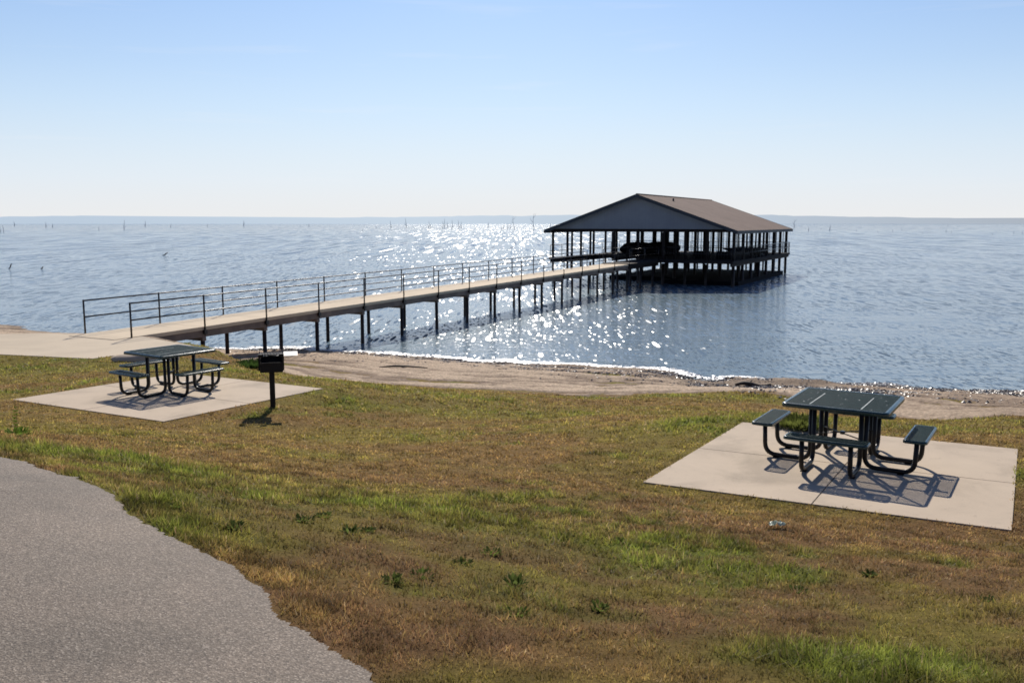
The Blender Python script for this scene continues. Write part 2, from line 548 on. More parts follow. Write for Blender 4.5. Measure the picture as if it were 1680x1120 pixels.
PATHpoly = [(-40, 11.5)] + PATHw + [(0.6, 1.5), (1.3, -1), (2.5, -14), (-40, -14)]

SLAB_R, SLAB_L, PLAZA_D = 2.90, 3.15, 3.47
slabR = [at(1055, 790, SLAB_R), at(1218, 692, SLAB_R), at(1670, 736, SLAB_R), at(1660, 869, SLAB_R)]
slabL = [at(20, 655, SLAB_L), None, at(530, 637, SLAB_L), at(268, 691, SLAB_L)]
slabL[1] = (slabL[0][0] + slabL[2][0] - slabL[3][0], slabL[0][1] + slabL[2][1] - slabL[3][1])
plaza = [at(-420, 566, PLAZA_D), at(0, 581, PLAZA_D), at(150, 588, PLAZA_D), at(316, 566.5, PLAZA_D), at(222, 549.5, PLAZA_D), at(140, 548, PLAZA_D), at(66, 546.5, PLAZA_D), at(-420, 560, PLAZA_D)]
plaza[0] = (plaza[1][0] - 9, plaza[1][1] - 0.2); plaza[7] = (plaza[6][0] - 9, plaza[6][1] - 1.5)

cp = []
for p in GE: x, y = at(*p); cp.append((x, y, EYE - p[2]))
for (x, y), wl in zip(WLw, WL):
    cp.append((x, y, 0.0))
    cp.append((x, y + 8, -0.9))
for q in ((331, 588, 4.5), (379, 585, 4.85), (433, 582, 4.7), (519, 580, 4.95), (290, 579, 4.3)):
    x, y = at(*q); cp.append((x, y, EYE - q[2]))
for X in (-60, -30, 0, 30, 60):
    cp.append((X, 75, -3.0))
for p in PATH: x, y = at(*p); cp.append((x, y, EYE - p[2] - 0.02))
for x, y in ((-8, 5), (-8, 0), (0, 0), (-20, 0), (-20, -14), (0, -14), (20, -14), (12, 0), (4, 1)):
    cp.append((x, y, 3.42 - 0.004 * y))
for c, d in ((slabR, SLAB_R), (slabL, SLAB_L)):
    for x, y in c: cp.append((x, y, EYE - d - 0.02))
for x, y in plaza: cp.append((x, y, EYE - PLAZA_D - 0.05))
for p in ((840, 800, 2.62), (600, 800, 2.55), (448, 668, 3.17), (1300, 900, 2.6), (840, 700, 3.35), (1000, 680, 3.6), (25, 712, 2.35), (400, 760, 2.62),
          (1640, 950, 2.45), (1100, 1000, 2.15), (100, 620, 3.3), (620, 680, 3.45), (900, 950, 2.18), (1400, 1060, 2.05)):
    x, y = at(*p); cp.append((x, y, EYE - p[2]))
for X, k in ((-45, 1), (45, 1), (-60, 1), (60, 1)):
    for Y, z in ((-14, 3.5), (0, 3.3), (8, 2.9), (15, 2.1), (21, 1.5)):
        cp.append((X, Y, z))
cp.append((45, 27, 0.0)); cp.append((-45, 40, 0.6)); cp.append((-30, 34, 1.0)); cp.append((45, 36, -1)); cp.append((-45, 50, -.6))
cp = np.array(cp)
# drop near-duplicate points
keep = []
for i in range(len(cp)):
    if all(np.hypot(*(cp[i, :2] - cp[j, :2])) > 0.3 for j in keep): keep.append(i)
cp = cp[keep]


def _U(r2): return np.where(r2 > 1e-9, 0.5 * r2 * np.log(r2 + 1e-12), 0)


_n = len(cp)
_r2 = ((cp[:, None, :2] - cp[None, :, :2]) ** 2).sum(2)
A = np.zeros((_n + 3, _n + 3)); A[:_n, :_n] = _U(_r2) + np.eye(_n) * 0.6
A[:_n, _n] = 1; A[:_n, _n + 1:] = cp[:, :2]; A[_n, :_n] = 1; A[_n + 1:, :_n] = cp[:, :2].T
_W = np.linalg.solve(A, np.concatenate([cp[:, 2], np.zeros(3)]))
SPIT = [at(1200, 622, EYE), at(1260, 625, EYE), at(1340, 630, EYE)]


def _plane_mask(X, Y, poly, soft):
    ins = in_poly(X, Y, poly)
    d = dist_line(X, Y, list(poly) + [poly[0]])
    return np.where(ins, 1.0, 1 - sstep(0.0, soft, d))


def height(X, Y, rough=True):
    X = np.asarray(X, float); Y = np.asarray(Y, float)
    sh = X.shape; X = X.ravel(); Y = Y.ravel()
    z = np.zeros(X.shape)
    for s in range(0, len(X), 20000):
        x, y = X[s:s + 20000], Y[s:s + 20000]
        r2 = (x[:, None] - cp[None, :, 0]) ** 2 + (y[:, None] - cp[None, :, 1]) ** 2
        z[s:s + 20000] = _U(r2) @ _W[:_n] + _W[_n] + _W[_n + 1] * x + _W[_n + 2] * y
    z = z + 0.14 * np.exp(-(dist_line(X, Y, SPIT) / 0.45) ** 2)
    mx, my = at(1640, 700, 3.55)
    z = z + 0.10 * np.exp(-((X - mx) / 1.0) ** 2 - ((Y - my) / 0.8) ** 2)
    if rough:
        z = z + (fbm(X * 0.9, Y * 0.9, 3) - 0.5) * 0.07 + (fbm(X * 5, Y * 5, 2) - 0.5) * 0.02
    for poly, d in ((slabR, SLAB_R), (slabL, SLAB_L), (plaza, PLAZA_D)):
        k = _plane_mask(X, Y, poly, 0.8 if d != PLAZA_D else 1.2)
        z = z * (1 - k) + (EYE - d - 0.014) * k
    return z.reshape(sh)


# distance under the eye at which a sight line meets the terrain
def ground_at(px, py):
    lo, hi = 1.2, 5.05
    for _ in range(30):
        d = (lo + hi) / 2
        x, y = at(px, py, d)
        z = float(height(np.array([x]), np.array([y]))[0])
        if EYE - d > z: lo = d
        else: hi = d
    return d


_on = [at(p[0], p[1], ground_at(p[0], p[1])) for p in PATH[1:-1]]
PATHw = [PATHw[0]] + _on + [PATHw[-1]]
PATHpoly = [(-40, 11.5)] + PATHw + [(0.6, 1.5), (1.3, -1), (2.5, -14), (-40, -14)]


# green patches (world position, radius x, radius y, amount)
patches = []
for px, py, d, rx, ry, a in ((1430, 1095, 2.02, .62, .32, 1.1), (250, 820, 1.85, .75, .8, .5), (110, 738, 2.1, 1.6, .7, .55), (1150, 713, 3.2, 1.0, .7, .75),
                             (1300, 692, 3.4, 1.2, .8, .9), (1220, 650, 3.95, 1.6, .8, .5), (400, 608, 3.5, 1.4, 1.0, .5), (830, 670, 3.6, 4, 1.6, .28),
                             (700, 830, 2.4, 1.4, .8, .45), (1000, 900, 2.4, 1.3, .7, .35), (60, 600, 3.4, 4, 1.5, .30), (860, 1000, 2.15, .5, .5, .4),
                             (640, 650, 3.7, 3, 1.3, .3), (1560, 720, 3.3, 2.2, .7, .5), (300, 880, 1.8, .5, .35, .4)):
    x, y = at(px, py, d); patches.append((x, y, rx, ry, a))


def greenness(X, Y):
    n = fbm(X * 0.7 + 3, Y * 0.9 + 8, 4)
    n2 = fbm(X * 3.5 + 30, Y * 4 + 1, 3)
    gr = sstep(0.52, 0.85, n * 0.6 + n2 * 0.4) * 0.75
    for x, y, rx, ry, a in patches:
        gr = gr + a * np.exp(-((X - x) / rx) ** 2 - ((Y - y) / ry) ** 2) * (0.6 + 0.8 * n2)
    return np.clip(gr, 0, 1)


BROWN = np.array((0.176, 0.112, 0.042)); RUST = np.array((0.155, 0.086, 0.045)); OLIVE = np.array((0.155, 0.138, 0.028)); GREEN = np.array((0.122, 0.138, 0.024))
STRAW = np.array((0.26, 0.19, 0.10))


def grass_tint(X, Y, jit=0.0):
    gr = greenness(X, Y)
    ru = sstep(0.42, 0.66, fbm(X * 1.3 + 50, Y * 1.6 + 20, 4)) * (1 - sstep(5, 13, Y)) * 0.7 + 0.08
    ol = sstep(0.35, 0.65, fbm(X * 0.5 + 5, Y * 1.1 + 70, 4)) * 0.65
    if jit:
        gr = np.clip(gr + (RNG.random(X.shape) - 0.5) * jit, 0, 1); ru = np.clip(ru + (RNG.random(X.shape) - 0.5) * jit, 0, 1)
    c = BROWN * (1 - ol[:, None]) + OLIVE * ol[:, None]
    c = c * (1 - ru[:, None]) + RUST * ru[:, None]
    g1 = np.clip(gr * 1.25, 0, 1)[:, None]
    c = c * (1 - g1) + GREEN * g1
    return c


def grid(xs, ys):
    X, Y = np.meshgrid(xs, ys)
    nx, ny = len(xs), len(ys)
    idx = np.arange(nx * ny).reshape(ny, nx)
    f = np.stack([idx[:-1, :-1], idx[:-1, 1:], idx[1:, 1:], idx[1:, :-1]], -1).reshape(-1, 4)
    return X.ravel(), Y.ravel(), f


def compact(V, f):
    u, inv = np.unique(f, return_inverse=True)
    return u, inv.reshape(f.shape)


# the lawn / ground sheet, running on under the lake
xs = np.concatenate([np.linspace(-60, -16, 60)[:-1], np.linspace(-16, 16, 400)[:-1], np.linspace(16, 60, 60)])
ys = np.concatenate([np.linspace(-14, 2, 30)[:-1], np.linspace(2, 26, 330)[:-1], np.linspace(26, 75, 90)])
X, Y, f = grid(xs, ys)
Z = height(X, Y)
tint = grass_tint(X, Y) * (0.55 + 0.5 * fbm(X * 6, Y * 6, 3) + 0.35 * sstep(4, 14, Y))[:, None]
o = mesh_np("ground", np.stack([X, Y, Z], 1), f, M["soil"], {"tint": tint}, True)
tag(o, "brown and olive winter lawn sloping down to the lake", kind="structure")

# beach sheet just over it
EDGE = GEw
beach_poly = GEw + [(60, 26), (60, 75), (-60, 75), (-60, 30)]
xs = np.linspace(-34, 30, 460); ys = np.linspace(15, 50, 300)
X, Y, f = grid(xs, ys)
wob = (fbm(X * 0.8, Y * 0.8, 3) - 0.5) * 0.9
ins = in_poly(X, Y + wob, beach_poly)
_pc = np.mean(np.array(plaza), 0)
ins &= ~in_poly(X, Y, [(_pc[0] + (a - _pc[0]) * .985, _pc[1] + (b - _pc[1]) * .95) for a, b in plaza])
f = f[ins[f].all(1)]
u, f = compact(None, f)
X, Y = X[u], Y[u]
t = dist_line(X, Y, GEw); dw = dist_line(X, Y, WLw)
streak = fbm(X * 0.22 + Y * 0.05, t * 2.1 + fbm(X * .2, t * .5, 2) * 2, 4)
lumps = fbm(X * 2.2, Y * 2.2, 4)
Zg = height(X, Y)
pk = 1 - sstep(0.0, 1.5, dist_line(X, Y, list(plaza) + [plaza[0]]))
Z = Zg + (0.006 + 0.026 * sstep(0.1, 0.8, t)) * (1 - pk) + ((streak - 0.5) * 0.16 * sstep(0, 0.6, t) + (lumps - 0.5) * 0.07 * sstep(0, .5, t)) * (1 - pk) + 0.008 * pk
wet = 1 - sstep(0.0, 1.6, np.where(Zg > 0, dw, 0) + (lumps - .5) * 1.5)
rub = sstep(7, 12, X) * (0.4 + 0.6 * sstep(.35, .6, fbm(X * 3, Y * 3, 4)))
SAND = np.array((0.52, 0.40, 0.285)); SANDD = np.array((0.19, 0.135, 0.095)); WETC = np.array((0.13, 0.10, 0.075))
k = sstep(0.36, 0.58, streak * 0.6 + lumps * 0.25 + fbm(X * 9, Y * 9, 2) * .15)[:, None]
tint = SANDD * (1 - k) + SAND * k
tint = tint * (1 - 0.75 * rub[:, None]) + SANDD * 0.75 * rub[:, None]
tint = tint * (1 - 0.6 * wet[:, None]) + WETC * 0.6 * wet[:, None]
o = mesh_np("beach", np.stack([X, Y, Z], 1), f, M["sand"], {"tint": tint}, True)
tag(o, "tan sand and gravel beach with dark wheel tracks", kind="structure")
BX, BY, BZ = X, Y, Z

# asphalt path with a ragged edge
xs = np.concatenate([np.linspace(-30, -6, 50)[:-1], np.linspace(-6, 1.2, 560)]); ys = np.concatenate([np.linspace(-13, 2, 30)[:-1], np.linspace(2, 10, 560), np.linspace(10.1, 12, 12)])
X, Y, f = grid(xs, ys)
wx = (fbm(X * 3, Y * 3, 4) - 0.5) * 0.16 + (fbm(X * 22, Y * 22, 2) - 0.5) * 0.035
ins = in_poly(X + wx, Y + wx * 0.5, PATHpoly)
f = f[ins[f].all(1)]
u, f = compact(None, f)
X, Y = X[u], Y[u]
Z = height(X, Y, False) + 0.02 + (fbm(X * 0.8, Y * 0.8, 3) - 0.5) * 0.03
Z = np.maximum(Z, height(X, Y) + 0.006)
o = mesh_np("path", np.stack([X, Y, Z], 1), f, M["asphalt"], None, True)
tag(o, "weathered grey asphalt path curving past the lawn", kind="structure")

# ------------------------------------------------------------------ water and far shore
mb = MB()
ysw = [16, 60, 150, 400, 1000, 3000, 9000]
xw = [-9000, -3000, -600, -100, 0, 100, 600, 3000, 9000]
vs = [(x, y, 0) for y in ysw for x in xw]
nx = len(xw)
fs = [(j * nx + i, j * nx + i + 1, (j + 1) * nx + i + 1, (j + 1) * nx + i) for j in range(len(ysw) - 1) for i in range(nx - 1)]
mb.add(vs, fs)
o = mb.build("water", M["water"])
tag(o, "rippled blue lake water glittering under the sun", kind="structure")

mb = MB()
n = 420
vs = []
for i in range(n):
    x = -5200 + 10400 * i / (n - 1)
    h = 22 + 6 * math.sin(x * 0.0011 + 1) + 5 * math.sin(x * 0.0029) + 3 * (float(fbm(np.array([x * 0.012]), np.array([3.0]), 4)[0]) - 0.5) * 2
    h += 3.0 if x < 0 else 0
    jag = 2.2 * (float(vnoise(np.array([x * 0.09]), np.array([9.0]))[0]) - 0.5)
    vs += [(x, 3000, -2), (x, 3020, h * 0.6), (x, 3120, h + jag), (x, 3900, h + 3)]
fs = [(i * 4 + k, (i + 1) * 4 + k, (i + 1) * 4 + k + 1, i * 4 + k + 1) for i in range(n - 1) for k in range(3)]
mb.add(vs, fs, True)
o = mb.build("hills", M["hill"])
tag(o, "low wooded far shore pale blue with haze", kind="structure")

# ------------------------------------------------------------------ grass blades
def scatter(n, y0, y1, dens_pow):
    y = (y0 ** (1 - dens_pow) + RNG.random(n) * (y1 ** (1 - dens_pow) - y0 ** (1 - dens_pow))) ** (1 / (1 - dens_pow))
    half = 0.64 * y + 1.2
    x = (RNG.random(n) * 2 - 1) * half
    return x, y


def on_lawn(x, y, over=0.03):
    wob = (fbm(x * 0.8, y * 0.8, 3) - 0.5) * 0.9
    ok = ~in_poly(x, y + wob + (RNG.random(x.shape) - 0.5) * 0.5, beach_poly)
    wx = (fbm(x * 3, y * 3, 4) - 0.5) * 0.16
    j = np.abs(RNG.normal(0, 0.06, x.shape))
    ok &= ~in_poly(x + wx - j, y + wx * 0.5 - j, PATHpoly)
    for poly in (slabR, slabL, plaza):
        c = np.mean(np.array(poly), 0)
        sh = [(c[0] + (px - c[0]) * 0.992, c[1] + (py - c[1]) * 0.992) for px, py in poly]
        ok &= ~in_poly(x, y, sh)
    return ok


# extra dry blades overhanging the path edge
def edge_blades(n):
    L = np.array(PATHw); seg = np.hypot(*(L[1:] - L[:-1]).T); cum = np.concatenate([[0], np.cumsum(seg)])
    s = RNG.random(n) * cum[-1]; i = np.clip(np.searchsorted(cum, s) - 1, 0, len(seg) - 1); t = (s - cum[i]) / seg[i]
    P = L[i] * (1 - t[:, None]) + L[i + 1] * t[:, None]
    return P[:, 0] + RNG.normal(0.06, 0.16, n), P[:, 1] + RNG.normal(0.06, 0.16, n)


parts_v, parts_c = [], []
for n, y0, y1, pw in ((60000, 0, 0, 0), (240000, 2.0, 6.5, 1.3), (230000, 6.5, 13, 1.3), (230000, 13, 30, 1.2)):
    x, y = scatter(n, y0, y1, pw) if pw else edge_blades(n)
    cl = fbm(x * 9 + 40, y * 9, 2)
    ok = on_lawn(x, y) & (RNG.random(n) < 0.1 + 1.5 * cl)
    x, y = x[ok], y[ok]
    n = len(x)
    z = height(x, y)
    gr = greenness(x, y)
    tuft = fbm(x * 5 + 9, y * 5 + 90, 3)
    h = (0.018 + 0.022 * RNG.random(n)) * (0.85 + 0.45 * gr) * (0.25 + tuft * 1.6)
    tall = RNG.random(n) < 0.012
    h = np.where(tall, h * 1.9, h)
    wd = np.maximum(0.0022, 0.00075 * y) * (0.7 + 0.8 * RNG.random(n))
    h = h * (1 + 0.012 * y) * (1 - 0.25 * (gr < 0.3)) * np.where((y < 4.6) & (x > 0.8) & (gr > .5), 1.15, 1.0)
    a = RNG.random(n) * 2 * PI
    lean = RNG.random(n) ** 0.7 * 1.35
    la = RNG.random(n) * 2 * PI
    dx, dy, dz = np.sin(lean) * np.cos(la), np.sin(lean) * np.sin(la), np.cos(lean)
    sx, sy = np.cos(a) * wd, np.sin(a) * wd
    base = np.stack([x, y, z - 0.004], 1)
    v0 = base + np.stack([sx, sy, 0 * x], 1); v1 = base - np.stack([sx, sy, 0 * x], 1)
    v2 = base + np.stack([dx, dy, dz], 1) * h[:, None] * 1.5
    parts_v.append(np.stack([v0, v1, v2], 1).reshape(-1, 3))
    c = grass_tint(x, y, 0.5) * (0.65 + 0.75 * RNG.random(n))[:, None]
    st = (RNG.random(n) < 0.05)[:, None]
    c = np.where(st, STRAW * (0.6 + 0.5 * RNG.random(n))[:, None], c)
    c = c * (0.55 + 0.9 * fbm(x * 7 + 20, y * 7 + 20, 3))[:, None] * (2.1 + 0.55 * sstep(4, 12, y))[:, None]
    mott = fbm(x * 2.2 + 7, y * 3.4 + 3, 4); cl2 = fbm(x * 7 + 61, y * 9 + 33, 3); c = c * (0.62 + 0.75 * mott)[:, None] * (0.55 + 0.75 * sstep(0.25, 0.68, cl2))[:, None]
    lit = (RNG.random(n) < 0.025 * sstep(.45, .6, mott))[:, None]; c = np.where(lit, np.array((0.42, 0.27, 0.15)) * (0.5 + 0.8 * RNG.random(n))[:, None], c)
    cc = np.stack([c * 0.6, c * 0.6, c * 1.15], 1).reshape(-1, 3)
    parts_c.append(cc)
V = np.concatenate(parts_v); C = np.concatenate(parts_c)
o = mesh_np("grass", V, np.arange(len(V)).reshape(-1, 3), M["blade"], {"tint": C})
tag(o, "short dry brown and olive turf grass with green patches", "grass", kind="stuff")

# ------------------------------------------------------------------ weeds, one object for each clump
def weed(px, py, drop, r, h, n, col, name, label, group=None, stalk=0, thin=1.0):
    x0, y0 = at(px, py, drop)
    vs, cs = [], []
    for i in range(n):
        a = random.random() * 2 * PI; q = r * math.sqrt(random.random()) * (0.7 if n > 100 else 0.42)
        b = Vector((math.cos(a) * q, math.sin(a) * q, 0.0))
        ln = h * random.uniform(0.5, 1.1); le = random.uniform(0.25, 1.25)
        d = Vector((math.cos(a) * math.sin(le), math.sin(a) * math.sin(le), math.cos(le)))
        s = d.cross(Vector((0, 0, 1))).normalized() * ln * random.uniform(0.14, 0.24) * thin
        b.z = random.random() * h * 0.3
        m_ = b + d * ln * 0.55
        q4 = [b, m_ + s, b + d * ln + Vector((0, 0, -ln * 0.15)), m_ - s]
        vs += q4
        k = random.uniform(0.6, 1.4)
        cs += [tuple(c * k for c in col)] * 4
    for s_ in range(stalk):
        ox = random.uniform(-.02, .02)
        for q in range(9):
            zz = 0.38 * q / 9
            for sgn in (-1, 1):
                L = 0.035 * (1 - q / 14)
                b = Vector((ox + 0.01 * math.sin(q), 0, zz)); d = Vector((sgn * L, random.uniform(-.02, .02), L * 0.9))
                s = Vector((0, .0, .012))
                vs += [b, b + d * .5 + s, b + d, b + d * .5 - s]; cs += [tuple(c * .8 for c in col)] * 4
        vs += [Vector((ox - .004, 0, 0)), Vector((ox + .004, 0, 0)), Vector((ox + .012, 0, .42)), Vector((ox + .008, 0, .42))]
        cs += [(0.07, 0.06, 0.02)] * 4
    V_ = np.array([tuple(v) for v in vs])
    o = mesh_np(name, V_, np.arange(len(V_)).reshape(-1, 4), M["leaf"], {"tint": np.array(cs)})
    o.location = (x0, y0, float(height(np.array([x0]), np.array([y0]))[0]) - 0.01)
    return tag(o, label, "weed", group)


WG = (0.15, 0.19, 0.04); DG = (0.11, 0.14, 0.035)
weed(26, 714, ground_at(26, 714), 0.18, 0.09, 110, (0.14, 0.22, 0.03), "weed", "tall stalked weed with leafy base left of the asphalt path edge", stalk=2)
spots = [(845, 962, .13, .07, DG), (500, 855, .14, .06, DG), (530, 848, .12, .05, WG), (575, 874, .10, .06, DG), (604, 872, .09, .05, DG), (290, 832, .11, .05, WG), (385, 868, .10, .06, DG),
         (760, 925, .12, .05, DG), (805, 908, .14, .05, WG), (690, 945, .13, .05, DG), (645, 955, .10, .06, DG), (1015, 890, .10, .05, WG), (1050, 898, .14, .04, WG), (985, 1000, .10, .05, WG),
         (1425, 945, .07, .06, DG), (1310, 970, .14, .04, DG), (850, 1008, .12, .04, WG), (1620, 985, .09, .04, DG)]
for px, py, r, h, c in spots:
    weed(px, py, ground_at(px, py), r, h, 46, c, "weed", "low dark green weed clump in the brown lawn", "small weed clumps scattered in the lawn")
bigs = [(1312, 700, .50, .16, (0.13, 0.15, 0.035), "green weed tuft beside slab behind the right picnic table"),
        (413, 602, .75, .20, (0.05, 0.09, 0.02), "green weed mound beyond the slab between left table and grill")]
for px, py, r, h, c, lb in bigs:
    weed(px, py, ground_at(px, py), r, h, 1500, c, "grass_tussock", lb, thin=0.35)["category"] = "tussock"

# ------------------------------------------------------------------ shore pebbles and foam
def blobs(name, px_line, n, spread, smin, smax, cols, m, flat=0.5, spread_in=None, zmin=-0.03, lift=0.0):
    L = np.array(px_line); seg = np.hypot(*(L[1:] - L[:-1]).T); cum = np.concatenate([[0], np.cumsum(seg)])
    s = RNG.random(n) * cum[-1]
    i = np.clip(np.searchsorted(cum, s) - 1, 0, len(seg) - 1)
    tt = (s - cum[i]) / seg[i]
    P = L[i] * (1 - tt[:, None]) + L[i + 1] * tt[:, None]
    off = -np.abs(RNG.normal(0, spread, n)) if spread_in is None else RNG.uniform(-spread, spread_in, n)
    x = P[:, 0] + RNG.normal(0, 0.1, n); y = P[:, 1] + off
    z = height(x, y) + 0.03
    ok = (z > zmin) & (vnoise(x * 1.3, y * 2.2) + RNG.random(n) * 0.5 > 0.55)
    x, y, z = x[ok], y[ok], z[ok]; n = len(x)
    sz = smin + (smax - smin) * RNG.random(n) ** 3
    oc = np.array([(1, 0, 0), (-1, 0, 0), (0, 1, 0), (0, -1, 0), (0, 0, 1), (0, 0, -1)], float)
    of = np.array([(0, 2, 4), (2, 1, 4), (1, 3, 4), (3, 0, 4), (2, 0, 5), (1, 2, 5), (3, 1, 5), (0, 3, 5)])
    a = RNG.random(n) * 2 * PI
    ca, sa = np.cos(a), np.sin(a)
    sc = np.stack([sz * (0.8 + .6 * RNG.random(n)), sz * (.5 + .6 * RNG.random(n)), sz * flat * (.6 + .8 * RNG.random(n))], 1)
    v = oc[None] * sc[:, None, :] + RNG.normal(0, 0.1, (n, 6, 3)) * sz[:, None, None]
    vx = v[..., 0] * ca[:, None] - v[..., 1] * sa[:, None]; vy = v[..., 0] * sa[:, None] + v[..., 1] * ca[:, None]
    V = np.stack([vx + x[:, None], vy + y[:, None], v[..., 2] + (np.maximum(z, 0.0) + lift)[:, None]], -1).reshape(-1, 3)
    Fc = (of[None] + (np.arange(n) * 6)[:, None, None]).reshape(-1, 3)
    ci = RNG.integers(0, len(cols), n)
    C = np.repeat(np.array(cols)[ci] * (0.6 + 0.7 * RNG.random(n))[:, None], 6, 0)
    return mesh_np(name, V, Fc, m, {"tint": C})


def contour_line(x0, x1, step=0.35):
    out = []
    for xa in np.arange(x0, x1, step):
        m_ = (np.abs(BX - xa) < 0.12) & (BY > 20)
        yy, zz = BY[m_], BZ[m_]
        if len(yy) < 5: continue
        land = yy[zz > 0.0]
        if len(land): out.append((float(xa), float(np.max(land))))
    return out


SHORE_L = contour_line(-12, 5.6)
SHORE_R = contour_line(5.6, 24)
o = blobs("shore_gravel", SHORE_R, 60000, 2.6, 0.012, 0.075, [(0.26, 0.21, 0.16), (0.11, 0.08, 0.055), (0.07, 0.05, 0.038), (0.09, 0.065, 0.05), (0.16, 0.12, 0.085), (0.42, 0.37, 0.31)], M["pebble"])
tag(o, "pale shells and gravel strewn along the right waterline", "gravel", kind="stuff")
o = blobs("beach_debris", SHORE_L, 16000, 1.6, 0.012, 0.055, [(0.25, 0.2, 0.16), (0.12, 0.09, 0.07), (0.38, 0.33, 0.28)], M["pebble"])
tag(o, "small stones and twigs littering the sand by the water", "gravel", kind="stuff")
o = blobs("foam", SHORE_L + SHORE_R[:8], 8000, 0.25, 0.04, 0.12, [(0.85, 0.85, 0.83), (0.8, 0.8, 0.78)], M["foam"], 0.14, 0.35, -0.5, 0.03)
tag(o, "thin white foam line where ripples meet the sand", "foam", kind="stuff")
o = blobs("spit_gravel", SPIT + [at(1480, 632, EYE)], 3000, 0.35, 0.02, 0.07, [(0.7, 0.68, 0.62), (0.4, 0.36, 0.3)], M["pebble"], 0.5, 0.35, -0.1)
tag(o, "bright wet shells on the low gravel spit", "gravel", kind="stuff")

# driftwood log by the spit
x, y = at(1236, 636, EYE)
mb = MB()
pts = [Vector((-0.55 + 1.1 * i / 8, 0.05 * math.sin(i * 1.1), 0.05 * math.sin(i * .8))) for i in range(9)]
mb.tube(pts, [0.05 * (0.5 + 0.9 * math.sin(0.3 + 2.6 * i / 8)) for i in range(9)], 8)
mb.tube([pts[3], pts[3] + Vector((0.1, .05, .12))], [0.03, 0.012], 6)
o = mb.build("driftwood_log", M["wood"], loc=(x, y, max(0, float(height(np.array([x]), np.array([y]))[0])) + 0.07))
tag(o, "dark driftwood log lying beside the gravel spit", "log")
x, y = at(662, 604, 4.75)
mb = MB()
mb.tube([(-.8, 0, 0), (-.3, .06, .04), (.2, .0, .03), (.8, -.12, .0)], [.02, .035, .03, .015], 7)
o = mb.build("driftwood_branch", M["wood"], loc=(x, y, float(height(np.array([x]), np.array([y]))[0]) + 0.06))
tag(o, "thin dark branch lying on the sand below the pier", "branch")
# litter on the lawn
d = ground_at(1275, 866); x, y = at(1275, 866, d)
mb = MB()
nn = 7
vs = [((i / nn - .5) * .15, (j / nn - .5) * .09, 0.02 + 0.03 * random.random() * math.sin(PI * i / nn) + 0.015 * random.random()) for j in range(nn + 1) for i in range(nn + 1)]
fs = [(j * (nn + 1) + i, j * (nn + 1) + i + 1, (j + 1) * (nn + 1) + i + 1, (j + 1) * (nn + 1) + i) for j in range(nn) for i in range(nn) if (i, j) not in ((0, 0), (6, 0), (0, 6), (3, 3), (6, 6), (2, 0), (4, 6))]
mb.add(vs, fs)
o = mb.build("litter", M["litter"], loc=(x, y, float(height(np.array([x]), np.array([y]))[0]) + 0.01))
tag(o, "crumpled pale plastic wrapper lying on the lawn before the right slab", "litter")

# ------------------------------------------------------------------ concrete slabs
def slab(corners, top, thick, label, name="concrete_slab", joints=True):
    c = [Vector((x, y, 0)) for x, y in corners]
    mb = MB()
    gap = 0.002
    def P(u, v):
        return (c[0] * (1 - u) + c[3] * u) * (1 - v) + (c[1] * (1 - u) + c[2] * u) * v
    cells = [(a, b) for a in (0, 1) for b in (0, 1)]
    for a, b in cells:
        u0, u1 = a * 0.5 + (gap if a else 0), 0.5 + a * 0.5 - (0 if a else gap)
        v0, v1 = b * 0.5 + (gap if b else 0), 0.5 + b * 0.5 - (0 if b else gap)
        q = [P(u0, v0), P(u1, v0), P(u1, v1), P(u0, v1)]
        vs = [Vector((p.x, p.y, top - thick)) for p in q] + [Vector((p.x, p.y, top)) for p in q]
        mb.add(vs, [(0, 3, 2, 1), (4, 5, 6, 7), (0, 1, 5, 4), (1, 2, 6, 5), (2, 3, 7, 6), (3, 0, 4, 7)])
    q = [P(0.01, 0.01), P(0.99, 0.01), P(0.99, 0.99), P(0.01, 0.99)]
    o = mb.build(name, M["slab"], bevel=0.002)
    jb = MB()
    for p_, q_ in ((P(0.5, 0.003), P(0.5, 0.997)), (P(0.003, 0.5), P(0.997, 0.5))):
        jb.beam((p_.x, p_.y, top - 0.012), (q_.x, q_.y, top - 0.012), 0.006, 0.012)
    jo = jb.build("expansion_joint", M["joint"], o)
    return tag(o, label, kind="structure")


slab(slabR, EYE - SLAB_R, 0.16, "square pale concrete slab under the right picnic table")
slab(slabL, EYE - SLAB_L, 0.16, "square pale concrete slab under the left picnic table")
mb = MB()
mb.add([(x, y, 0.4) for x, y in plaza] + [(x, y, EYE - PLAZA_D) for x, y in plaza],
       [tuple(range(8, 16))] + [(i, (i + 1) % 8, 8 + (i + 1) % 8, 8 + i) for i in range(8)])
o = mb.build("pavement", M["plaza"], bevel=0.01)
tag(o, "pale concrete landing leading onto the pier", kind="structure")
# boulder / broken slab at the landing's foot
for px, py, s, lb in ((232, 590, 0.55, "pale flat broken concrete lump at the landing corner"),):
    d = ground_at(px, py); x, y = at(px, py, d)
    mb = MB()
    pts, nn = [], 14
    ring = []
    for lv, (rr, zz) in enumerate(((1.0, -0.1), (1.02, 0.05), (0.8, 0.13), (0.35, 0.17))):
        for i in range(nn):
            a = 2 * PI * i / nn
            q = s * rr * (1 + 0.18 * math.sin(3 * a + 1) + 0.1 * math.sin(5 * a))
            ring.append((q * 1.5 * math.cos(a), q * .6 * math.sin(a), zz + 0.02 * math.sin(4 * a)))
    fs = [(l * nn + i, l * nn + (i + 1) % nn, (l + 1) * nn + (i + 1) % nn, (l + 1) * nn + i) for l in range(3) for i in range(nn)]
    fs.append(tuple(3 * nn + i for i in range(nn)))
    mb.add(ring, fs, True)
    o = mb.build("rock", M["slab"], loc=(x, y, EYE - d))
    tag(o, lb, "rock")

